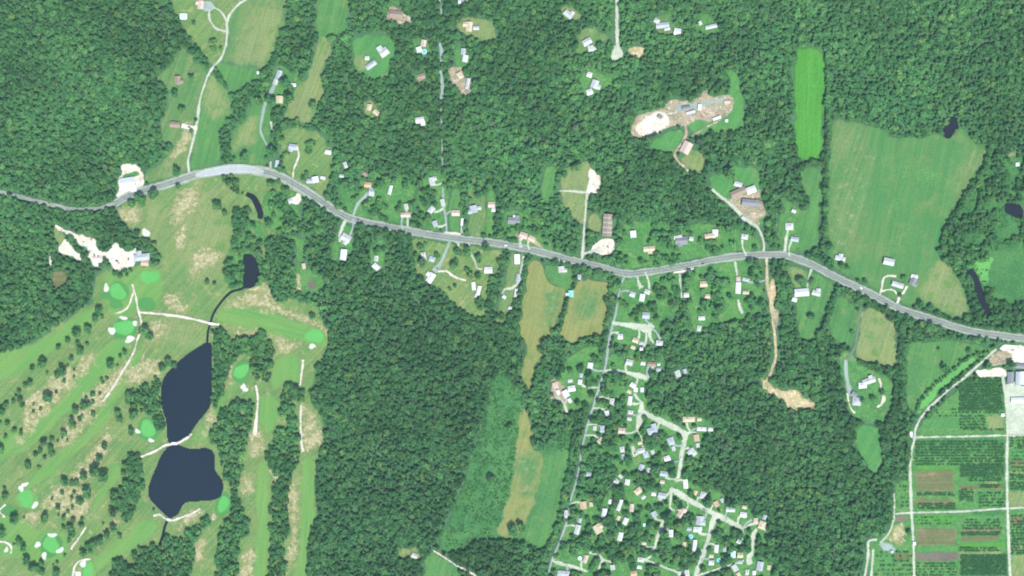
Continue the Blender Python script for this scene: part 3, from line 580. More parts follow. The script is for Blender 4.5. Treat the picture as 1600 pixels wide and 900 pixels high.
yard('clearing of the pale house in the wood', [(578,382),(602,374),(606,395),(597,424),(584,427),(578,405)], .3)
yard('parkland of scattered trees by the creek', [(412,300),(458,300),(472,318),(470,350),(452,364),(420,362),(410,345)], .28)
yard('wooded creek bank', [(362,340),(378,342),(412,350),(416,372),(400,390),(404,398),(416,410),(410,442),(400,446),(366,456),(352,440),(352,398),(370,376)], .62)
yard('marsh thickets at the east edge', [(1546,252),(1600,228),(1600,372),(1545,390),(1512,410),(1478,402),(1474,378),(1496,335),(1516,305),(1531,275)], .58, 'scrub', 6.0, 3.6)
# ---- water among the thickets
patch('pond', 'small murky pond hidden in the creekside trees', 'murk', [(384,398),(395,402),(402,415),(402,432),(395,446),(384,449),(382,435),(386,420),(382,408)], f=1, hard=True)
road('creek', 'dark creek winding from the murky pond to the upper pond', 'murk', [(386,446),(375,452),(362,456),(350,467),(340,480),(333,492),(329,505),(325,520),(324,540)], [2.4,1.6,1.4,1.2,1.2,1.2], f=.45, margin=-.2)
patch('duckweed', 'bright duckweed mat beside the ditch', 'algae', [(1514,418),(1527,408),(1540,410),(1543,403),(1550,403),(1549,416),(1544,424),(1546,446),(1533,448),(1530,432),(1520,425)], f=1.2)
patch('ditch_pond', 'long dark ditch below the duckweed', 'murk', [(1511,422),(1518,422),(1525,435),(1531,450),(1539,475),(1545,490),(1541,491),(1534,475),(1526,452),(1520,433)], f=1, hard=True)
patch('pond', 'dark marsh pool at the east edge', 'murk', [(1572,322),(1581,319),(1592,325),(1595,334),(1589,337),(1583,333),(1574,329)], f=1.5, hard=True)
# ---- gravel lots in the west
patch('gravel_loop', 'white gravel loop round the roadside hall', 'whitelot', [(184,304),(184,279),(190,269),(189,259),(216,258),(221,270),(225,279),(229,294),(212,300),(186,310)], f=.8)
patch('lawn', 'grass islet inside the gravel loop', 'lawn', [(190,274),(200,270),(216,268),(219,273),(205,277),(192,280)], f=.8)
patch('gravel_lot', 'long white gravel car park in the western wood', 'whitelot', [(86,350),(103,356),(112,361),(124,367),(144,367),(154,376),(153,390),(163,395),(172,395),(175,384),(182,381),(190,387),(198,395),(208,392),(213,384),(213,400),(211,417),(195,419),(179,420),(175,408),(162,402),(161,412),(148,421),(144,412),(139,400),(143,392),(130,383),(118,373),(104,365),(90,360)], f=1)
patch('gravel_lot', 'western arm of the white gravel car park', 'whitelot', [(92,386),(97,375),(103,370),(108,378),(112,384),(122,396),(132,403),(128,410),(112,403),(99,400),(93,394)], f=1)
patch('dry_rough', 'yellow verge of the white car park', 'dry', [(84,350),(92,360),(104,368),(98,378),(92,386),(86,372)], f=1.5)
patch('gravel_spur', 'white spur beside the car park wood', 'whitelot', [(77,394),(83,393),(82,402),(80,416),(77,416)], f=.8)
patch('clearing', 'brown earth clearing west of the greens', 'pinksoil', [(81,424),(98,420),(109,436),(98,446),(88,451),(82,440)], f=1.5)
patch('paved_lot', 'pale paved court inside the looping drive', 'paving', [(312,3),(330,1),(337,10),(333,17),(322,18),(314,12)], f=.8)
patch('forecourt', 'cream forecourt below the road bend', 'whitelot', [(460,308),(464,300),(470,302),(471,312),(466,319),(458,319),(452,312)], f=1)
patch('turnaround', 'pale gravel turnaround in the north wood', 'gravel', [(961,70),(968,70),(975,82),(972,91),(960,95),(954,93),(956,82)], f=.9)
patch('dirt_yard', 'tan rubble yard of the western village house', 'dirt', [(862,592),(875,594),(884,605),(888,622),(886,642),(878,635),(866,624),(858,622),(862,606)], f=1.8)
patch('sand_clearing', 'sandy slip of bare soil at the orange lane end', 'orange', [(1188,594),(1197,590),(1204,600),(1216,610),(1232,606),(1250,610),(1256,622),(1279,632),(1270,641),(1250,637),(1231,637),(1222,624),(1208,616),(1190,608)], f=2.5)
# ================================================================== ROADS AND LANES
ROADS = [
 ('gravel_lane', 'pale gravel lane winding down the north-western valley', 'gravel', [(383,0),(372,8),(360,22),(355,35),(355,55),(352,75),(345,92),(335,103),(325,118),(319,135),(313,155),(309,185),(305,207),(298,235),(294,252),(296,271)], 4),
 ('loop_drive', 'eastern side of the looping drive', 'gravel', [(334,12),(343,16),(349,23),(354,33)], 3.4), ('loop_drive', 'western side of the looping drive', 'gravel', [(327,15),(327,28),(332,38),(340,46),(354,49)], 3.4),
 ('driveway', 'wide white drive of the roadside bungalow by the lane', 'whitelot', [(284,196),(296,199),(308,200)], [9,8,6]),
 ('driveway', 'grey drive of the long farmhouse', 'paving', [(432,126),(428,135),(422,148),(416,158),(412,172),(409,188),(407,202),(411,215),(418,228),(421,236)], [7,7,6,4,3.4,3.2]),
 ('driveway', 'short white drive at the road bend', 'gravel', [(423,252),(423,268)], 3), ('driveway', 'little lane stub by the eastern meadow', 'gravel', [(423,190),(426,205)], 3),
 ('driveway', 'white winding drive of the bend house', 'whitelot', [(463,227),(467,240),(465,250),(460,262),(458,274),(458,284)], 3.4),
 ('cart_path', 'white cart path forking west at the clubhouse greens', 'whitelot', [(207,444),(209,455),(206,465),(201,478),(192,486),(180,490)], 3),
 ('cart_path', 'long white cart path down the middle of the course', 'whitelot', [(207,444),(212,462),(215,480),(218,490),(221,505),(219,520),(214,532),(211,545),(203,562),(190,583),(178,603),(165,622),(161,627)], 3),
 ('cart_path', 'white cart path leading east to the creek bridge', 'whitelot', [(218,488),(245,490),(270,493),(295,497),(320,503),(330,506),(343,507)], 4),
 ('cart_path', 'faint tan path beside the upper pond', 'straw', [(232,540),(225,555),(218,572)], 2.6),
 ('cart_path', 'upper part of the eastern cart path', 'whitelot', [(474,562),(472,580),(469,602)], 3.2), ('cart_path', 'lower part of the eastern cart path', 'whitelot', [(470,632),(470,660),(471,690),(474,706)], [3,3,4,5]),
 ('cart_path', 'cart path along the pond wood', 'whitelot', [(400,602),(403,620),(402,640),(400,660),(398,680)], [3,3,4,7]), ('cart_path', 'faint hooked path at the western green', 'dry', [(36,748),(26,755),(21,770),(20,782)], 2.6),
 ('cart_path', 'short diagonal cart path in the southern rough', 'whitelot', [(135,823),(125,838),(115,852),(111,858)], 3), ('cart_path', 'hooked cart path at the southernmost green', 'whitelot', [(114,900),(117,885),(125,876),(142,873)], 3),
 ('cart_path', 'hooked cart path at the western edge', 'whitelot', [(0,846),(10,847),(18,855),(17,865)], 3), ('cart_path', 'cart path across the foot of the lower pond', 'whitelot', [(240,806),(250,804),(260,811),(270,813),(285,808),(300,802),(313,795)], 3.2),
 ('cart_path', 'path stub at the western edge tee', 'whitelot', [(0,796),(9,788)], 3), ('cart_path', 'path stub below the western edge tee', 'whitelot', [(0,800),(8,808)], 2.6),
 ('cart_path', 'white path over the dam between the ponds', 'whitelot', [(220,714),(240,706),(258,696),(275,693),(290,686),(300,678)], 3.2),
 ('lane', 'tree-shaded north lane, upper end', 'paving', [(687,0),(689,12),(690,22)], 4), ('lane', 'open grey stretch of the north lane', 'paving', [(687,67),(690,80),(690,97)], [4,7,6]), ('lane', 'lower open grey stretch of the north lane', 'paving', [(688,110),(691,130),(690,155)], [4,6,6]),
 ('lane', 'pale thread of the north lane through the wood', 'paving', [(689,160),(690,190),(691,240),(692,262)], 2.6), ('lane', 'north lane joining the main road', 'paving', [(692,285),(693,320),(697,345),(698,368)], 4),
 ('lane', 'straight pale lane to the woodland turnaround', 'gravel', [(964,0),(964,40),(965,75)], [5,6,7]),
 ('farm_track', 'dirt track from the yard past the pink barn', 'dirt', [(1070,192),(1072,210),(1064,226),(1054,240),(1059,252),(1076,268)], 5), ('farm_track', 'thin dirt track east of the contractor yard', 'dirt', [(1080,213),(1105,198),(1125,187),(1142,172),(1143,156)], 3.2),
 ('farm_track', 'drive from the brown barns to the main road', 'gravel', [(1112,296),(1124,306),(1140,318),(1165,342),(1184,356),(1193,378),(1193,396)], [4,5,6,7,6,4,4]),
 ('driveway', 'pale drive of the eastern road house', 'gravel', [(1232,355),(1228,375),(1226,398)], 4.5), ('driveway', 'drive of the pasture houses', 'whitelot', [(1374,463),(1378,448),(1380,436),(1386,431),(1400,432)], 3.6),
 ('driveway', 'looped branch of the pasture drive', 'whitelot', [(1376,456),(1385,453),(1395,453),(1402,460)], 3), ('driveway', 'short drive between the pasture houses', 'whitelot', [(1402,474),(1405,464),(1411,458),(1417,447)], 3.6),
 ('dirt_lane', 'orange dirt lane running south from the crest', 'orange', [(1198,402),(1198,425),(1199,445),(1204,470),(1208,500),(1210,520),(1212,545),(1211,562),(1203,585),(1195,600)], [5,6,8,9,8,7,6,5,5,6]),
 ('farm_track', 'grey-green farm track between paddocks', 'greyveg', [(1344,480),(1341,505),(1336,540),(1325,560),(1321,580)], 4.5), ('driveway', 'dark curved estate drive', 'paving', [(1321,562),(1322,585),(1326,605),(1330,618)], [5,7,8]),
 ('driveway', 'white curved path west of the estate', 'whitelot', [(1324,614),(1326,630),(1331,641),(1336,645)], 3), ('driveway', 'white curved path east of the estate', 'whitelot', [(1373,591),(1376,600),(1376,610),(1381,622),(1376,632),(1370,636)], [4,3,3,6,4]),
 ('dirt_road', 'pale dirt road curving down the nursery west side', 'gravel', [(1556,545),(1540,560),(1520,578),(1500,595),(1480,610),(1462,627),(1448,641),(1436,657),(1430,672),(1428,688),(1423,708),(1422,740),(1424,800),(1427,850),(1428,900)], 4.6),
 ('dirt_road', 'pale dirt road down the nursery east side', 'gravel', [(1566,586),(1571,620),(1574,660),(1573,720),(1574,800),(1578,900)], 5), ('dirt_road', 'upper cross track of the nursery', 'gravel', [(1430,683),(1500,682),(1570,680),(1600,680)], 3), ('dirt_road', 'lower cross track of the nursery', 'gravel', [(1397,803),(1424,801),(1500,799),(1560,795),(1600,793)], 3.4),
 ('farm_track', 'looping pale track in the nursery corner', 'gravel', [(1351,900),(1356,870),(1357,846),(1370,843)], [3.5,4,5,5]), ('farm_track', 'inner pale track in the nursery corner', 'gravel', [(1361,900),(1363,875),(1364,858)], 3.6), ('farm_track', 'pale track up the nursery wood edge', 'gravel', [(1375,848),(1388,834),(1395,815),(1397,803),(1397,770)], [3,3,3,2.5,2]),
 ('field_path', 'white path across the southern field corner', 'whitelot', [(677,860),(690,868),(712,882),(745,900)], 3),
 ('driveway', 'grey drive from the road to the white house', 'paving', [(703,377),(697,392),(690,408),(683,418),(678,424)], [3.5,4,5,8,9]), ('driveway', 'white branch drive to the garden sheds', 'whitelot', [(684,424),(698,424),(706,430),(716,435),(728,438)], 3.6), ('driveway', 'drive to the white bungalow', 'gravel', [(733,380),(735,395),(742,408),(746,420),(754,420)], 3),
 ('driveway', 'stub drive on the middle road', 'gravel', [(716,376),(716,386)], 4), ('roadside_pull_off', 'white pull-off north of the middle road', 'whitelot', [(694,364),(706,365),(720,367)], [5,6,6]), ('driveway', 'tan drive between the mobile homes', 'gravel', [(818,400),(815,420),(810,440),(800,450),(788,452),(785,460)], [4,5,5,6,4,3]),
 ('driveway', 'pale drive to the white shed of the strip yard', 'gravel', [(722,342),(721,352),(721,364)], 3), ('gravel_lane', 'cream lane to the gravel corner', 'gravel', [(909,408),(911,385),(913,350),(916,320),(917,303)], [4.5,4.5,4,4,5]), ('gravel_lane', 'cream branch lane across the dry plots', 'gravel', [(874,298),(895,299),(917,301)], 3.4), ('driveway', 'cream apron from the lane to the barn lot', 'gravel', [(910,397),(925,393),(940,388)], [5,6,8]),
 ('driveway', 'drive of the orange-roofed house', 'paving', [(552,338),(556,325),(562,315),(570,308),(576,302)], [3,4,5,6,9]), ('driveway', 'drive of the bend cottages', 'gravel', [(637,358),(637,340),(634,322)], 3.4), ('driveway', 'drive of the barn south of the road', 'gravel', [(542,342),(536,352),(532,365),(531,378)], [4,5,5,4]),
 ('roadside_lot', 'sandy lots north of the road by the village turn', 'dirt', [(805,366),(820,370),(835,378),(848,388)], [5,12,10,5]),
 ('village_road', 'long shaded village road running south from the main road', 'paving', [(977,430),(970,445),(966,465),(962,490),(957,508),(951,535),(948,560),(944,580),(936,605),(926,638),(917,668),(910,698),(904,735),(899,758),(893,776),(889,800),(883,822),(876,842),(868,862),(862,876),(856,900)], [6,5,5,5,5,5,4.5,4,4,4,4,4,4,4]),
 ('village_road', 'pale cul-de-sac at the north end of the village', 'gravel', [(956,504),(975,507),(1000,511),(1012,513),(1020,507)], [5,6,9,14,8]), ('driveway', 'drive south of the cul-de-sac', 'gravel', [(1013,516),(1017,530),(1022,536)], [9,5,4]),
 ('village_road', 'pale village side street with houses both sides', 'gravel', [(944,579),(960,579),(975,581),(990,585),(1012,591)], [4,4,5,8,7]),
 ('village_road', 'short pale street at the village fork', 'gravel', [(1003,628),(1001,645),(996,672)], [4,9,6]), ('village_road', 'pale village street curving south from the fork', 'gravel', [(1002,643),(1025,654),(1050,666),(1064,673),(1070,680),(1068,695),(1064,715),(1062,735),(1056,752)], [8,8,8,8,9,7,6,6,7]), ('village_road', 'stub of street at the village bend', 'gravel', [(1069,680),(1080,675)], [7,4]),
 ('village_road', 'pale village street running south-east', 'gravel', [(1048,762),(1056,768),(1075,780),(1100,794),(1118,804),(1135,812),(1160,826)], [5,10,8,7,10,8,6]), ('village_road', 'pale village street running off the south edge', 'gravel', [(1117,804),(1112,822),(1104,850),(1095,875),(1086,900)], [8,6,6,6,6]), ('driveway', 'drive from the street corner', 'gravel', [(1049,765),(1048,780),(1047,793),(1054,798)], [7,5,4,3]),
 ('village_road', 'short inner village street', 'gravel', [(1036,813),(1032,828),(1027,840),(1021,862)], [5,5,4,5]), ('driveway', 'pale drives at the eastern village end', 'gravel', [(1182,826),(1177,835),(1176,850),(1175,862),(1170,872),(1172,882)], [4,8,4,5,9,9]), ('village_road', 'pale street at the south-western village corner', 'gravel', [(863,875),(875,880),(890,884),(905,888),(918,893)], [6,5,5,5,3]), ('driveway', 'forked pale drive near the south edge', 'gravel', [(921,863),(938,869),(941,874),(934,892)], 4.5), ('driveway', 'side branch of the forked drive', 'gravel', [(941,874),(955,878)], 4),
 ('driveway', 'pale drive of the rubble yard house', 'gravel', [(872,622),(880,630),(886,645)], [8,6,3]), ('driveway', 'pale lot of the twin white roofs', 'gravel', [(988,697),(990,704),(991,712),(1000,702)], [6,7,5,6]), ('driveway', 'drive of the white bungalow south of the crest', 'gravel', [(1062,428),(1063,445),(1065,465)], [4,3,5]), ('driveway', 'pale apron along the road crest', 'whitelot', [(1052,426),(1068,424),(1084,420)], [3,5,4]), ('driveway', 'drive of the long white house south of the crest', 'gravel', [(1148,408),(1150,420),(1152,432)], [5,4,5]), ('driveway', 'drive of the grey garden house', 'gravel', [(996,432),(998,442),(1002,450)], [4,4,9]), ('driveway', 'drive of the long white house by the paddock', 'gravel', [(1268,420),(1263,435),(1261,452)], [5,3,4]), ('driveway', 'pale drive at the dirt lane house', 'gravel', [(1153,468),(1156,480),(1160,490)], [3,5,6]),
]
for nm, lb, mt, P, w in ROADS:
    shaded = nm in ('village_road', 'lane') and mt == 'paving'
    q = .72 if nm == 'village_road' and mt == 'paving' else 1.0 if nm == 'village_road' else .7 if nm == 'dirt_lane' else .85
    w = [v * q for v in w] if isinstance(w, list) else w * q
    road(nm, lb, mt, P, w, f=1.0, margin=(-.4 if shaded else 1.0), wob=.25)
MAIN = [(180,318),(200,307),(225,298),(270,285),(300,275),(330,269),(355,265),(380,264),(400,266),(420,270),(440,277),(460,288),(480,300),(500,313),(520,327),(540,338),(560,345),(580,350),(610,355),(640,361),(700,371),(760,378),(800,384),(840,393),(890,406),(930,415),(975,427),(1000,426),(1030,422),(1080,413),(1110,407),(1140,402),(1170,399),(1200,398),(1225,399),(1245,404),(1270,414),(1300,430),(1320,440),(1345,452),(1370,464),(1410,484),(1460,500),(1490,510),(1520,518),(1560,524),(1600,529)]
road('old_road', 'narrow patched road shaded by the western woods', 'oldroad', [(0,300),(30,307),(60,315),(90,322),(114,327),(150,326),(182,317)], 6.2, f=1.2, margin=-.6, wob=.3)
road('road_shoulder', 'pale gravel shoulders of the main road', 'shoulder', MAIN, [13,14,15,14,12.5,12,12,12,12,12,12,12,13,13], f=1.5, margin=-1.2)
mr = road('main_road', 'grey two-lane main road crossing the whole view', 'asphalt', MAIN, 9.0, f=.35, wob=0.0, margin=.3)
road('pale_surface', None, 'paleroad', [(306,274),(330,269),(355,265),(380,264),(400,266),(412,269)], [6,12,14,14,12,6], f=1.5, parent=mr, hard=False)
def offset_line(P, d):
    L = np.array(catmull(road_ext(P), 4.0)); T = np.gradient(L, axis=0); T /= np.linalg.norm(T, axis=1)[:, None]
    return [tuple(q) for q in L + np.stack([-T[:, 1], T[:, 0]], 1) * d]
def line_strip(name, P, w, mat, parent):
    L = np.array(P); T = np.gradient(L, axis=0); T /= np.linalg.norm(T, axis=1)[:, None]; N = np.stack([-T[:, 1], T[:, 0]], 1)
    z = nextz(); a = L + N * w / 2; b = L - N * w / 2
    V = np.r_[np.c_[a[:, 0] - 800, 450 - a[:, 1], np.full(len(a), z)], np.c_[b[:, 0] - 800, 450 - b[:, 1], np.full(len(b), z)]]
    n = len(a); F = np.array([(i, i + 1, n + i + 1, n + i) for i in range(n - 1)])
    return link(name, np_mesh(name, V, F), parent, M[mat])
line_strip('edge_line', offset_line(MAIN, 4.0), .14, 'whitepaint', mr)
line_strip('edge_line', offset_line(MAIN, -4.0), .14, 'whitepaint', mr)
line_strip('centre_line', offset_line(MAIN, 0.0), .16, 'yellow', mr)
patch('sand_clearing', 'widened pale stretch of the orange dirt lane', 'orange', [(1202,440),(1209,436),(1213,452),(1212,472),(1205,478),(1201,462)], f=1.8)
patch('sand_clearing', 'second widened stretch of the orange dirt lane', 'dirt', [(1207,482),(1215,482),(1216,500),(1211,515),(1207,502)], f=1.8)
road('field_verge', 'yellow verge beside the orange dirt lane', 'dry', [(1194,500),(1200,540),(1196,580),(1188,596)], 7, f=2, hard=False)
# ================================================================== BUILDINGS
def box_faces(V, F, x0, x1, y0, y1, z0, z1):
    b = len(V); V += [(x0,y0,z0),(x1,y0,z0),(x1,y1,z0),(x0,y1,z0),(x0,y0,z1),(x1,y0,z1),(x1,y1,z1),(x0,y1,z1)]
    F += [(b,b+3,b+2,b+1),(b+4,b+5,b+6,b+7),(b,b+1,b+5,b+4),(b+1,b+2,b+6,b+5),(b+2,b+3,b+7,b+6),(b+3,b,b+4,b+7)]
def pyd(name, V, F):
    me = bpy.data.meshes.new(name); me.from_pydata(V, [], F); me.update(); return me
def gable_walls(V, F, x0, x1, y0, y1, h, rise):
    ym = (y0 + y1) / 2; b = len(V)
    V += [(x0,y0,0),(x1,y0,0),(x1,y1,0),(x0,y1,0),(x0,y0,h),(x1,y0,h),(x1,y1,h),(x0,y1,h),(x0,ym,h+rise),(x1,ym,h+rise)]
    F += [(b,b+1,b+5,b+4),(b+2,b+3,b+7,b+6),(b+1,b+2,b+6,b+9,b+5),(b+3,b,b+4,b+8,b+7)]
def gable_roof(V, F, x0, x1, y0, y1, h, rise, oh=.5, t=.22):
    ym = (y0 + y1) / 2; k = rise / max(.1, (y1 - y0) / 2); x0 -= oh; x1 += oh; ya, yb = y0 - oh, y1 + oh; ze = h - k * oh
    b = len(V)
    for dz in (.06, .06 + t):
        V += [(x0,ya,ze+dz),(x1,ya,ze+dz),(x1,ym,h+rise+dz),(x0,ym,h+rise+dz),(x0,yb,ze+dz),(x1,yb,ze+dz)]
    F += [(b+6,b+7,b+8,b+9),(b+9,b+8,b+11,b+10),(b+3,b+2,b+1,b),(b+4,b+5,b+2,b+3),(b,b+1,b+7,b+6),(b+5,b+4,b+10,b+11),(b+1,b+2,b+8,b+7),(b+2,b+5,b+11,b+8),(b+3,b,b+6,b+9),(b+4,b+3,b+9,b+10)]
def hip_roof(V, F, x0, x1, y0, y1, h, rise, oh=.5):
    ym = (y0 + y1) / 2; x0 -= oh; x1 += oh; y0 -= oh; y1 += oh; d = min((x1 - x0) * .48, (y1 - y0) / 2); b = len(V)
    V += [(x0,y0,h),(x1,y0,h),(x1,y1,h),(x0,y1,h),(x0+d,ym,h+rise),(x1-d,ym,h+rise),(x0,y0,h+.2),(x1,y0,h+.2),(x1,y1,h+.2),(x0,y1,h+.2)]
    F += [(b,b+3,b+2,b+1),(b,b+1,b+7,b+6),(b+1,b+2,b+8,b+7),(b+2,b+3,b+9,b+8),(b+3,b,b+6,b+9),(b+6,b+7,b+5,b+4),(b+8,b+9,b+4,b+5),(b+7,b+8,b+5),(b+9,b+6,b+4)]

def unit_mesh(name, sx, sy, sz, mat):
    V, F = [], []; box_faces(V, F, -sx/2, sx/2, -sy/2, sy/2, 0, sz); me = pyd(name, V, F); me.materials.append(mat); return me
CH_ME = unit_mesh('chimney', .9, .9, 2.2, M['brick']); DOOR_ME = unit_mesh('door', 1.0, .12, 2.1, M['door']); WIN_ME = unit_mesh('window', 1.4, .12, 1.2, M['glass'])

BLD = []
def building(name, cat, x, y, w, d, rot, roof, wall='white', style='gable', h=3.0, wing=None, ribs=0):
    """w along the ridge, d across, rot in photo degrees (clockwise); wing = (w, d, offset along ridge, side)."""
    X, Y = W((x, y)); root = empty(name, (X, Y, 0), -R(rot))
    V, F = [], []; RV, RF = [], []
    rise = d * .26
    if style == 'flat':
        box_faces(V, F, -w/2, w/2, -d/2, d/2, 0, h); box_faces(RV, RF, -w/2-.3, w/2+.3, -d/2-.3, d/2+.3, h+.02, h+.45)
    elif style == 'hip':
        box_faces(V, F, -w/2, w/2, -d/2, d/2, 0, h); hip_roof(RV, RF, -w/2, w/2, -d/2, d/2, h+.02, rise)
    else:
        gable_walls(V, F, -w/2, w/2, -d/2, d/2, h, rise); gable_roof(RV, RF, -w/2, w/2, -d/2, d/2, h, rise)
    if wing:
        ww, wd, ox, sd = wing; wr = min(ww * .26, rise * .92)
        # wing ridge runs across; built in swapped axes
        V2, F2, R2, RF2 = [], [], [], []
        gable_walls(V2, F2, 0, wd, -ww/2, ww/2, h * .97, wr); gable_roof(R2, RF2, -d*.2, wd, -ww/2, ww/2, h * .97, wr)
        tr = lambda p: (ox - p[1] * sd, sd * (d/2 + p[0]), p[2])
        b = len(V); V += [tr(p) for p in V2]; F += [tuple(i + b for i in f) for f in F2]
        b = len(RV); RV += [tr(p) for p in R2]; RF += [tuple(i + b for i in f) for f in RF2]
    link('wall', pyd('wall', V, F), root, WALL[wall])
    ro = link('roof', pyd('roof', RV, RF), root, ROOF[roof])
    if cat == 'house':
        c = link('chimney', CH_ME, ro); c.location = (w * random.uniform(-.3, .3), d * .12, h + rise * .6)
        o = link('door', DOOR_ME, root); o.location = (w * .05, -d/2 - .03, 0)
        for s in (-.3, .32):
            o = link('window', WIN_ME, root); o.location = (w * s, -d/2 - .03, 1.0)
    if ribs:
        V3, F3 = [], []
        for k in range(ribs):
            xx = -w/2 + (k + .5) * w / ribs; V4, F4 = [], []
            gable_roof(V4, F4, xx - .45, xx + .45, -d/2, d/2, h + .25, rise, .1, .15)
            o = link('roof_panel', pyd('roof_panel', V4, F4), ro, ROOF['pale' if k % 2 else 'brown'])
    BLD.append([root, x, y, w, d, rot, roof, cat, wing])
    c, s = math.cos(R(rot)), math.sin(R(rot)); hw, hd = w/2 + 1.2, d/2 + 1.2
    raster(HARD, [(x + a*c - b*s, y + a*s + b*c) for a, b in ((-hw,-hd),(hw,-hd),(hw,hd),(-hw,hd))], 1.6)
    return root

H = 'house'
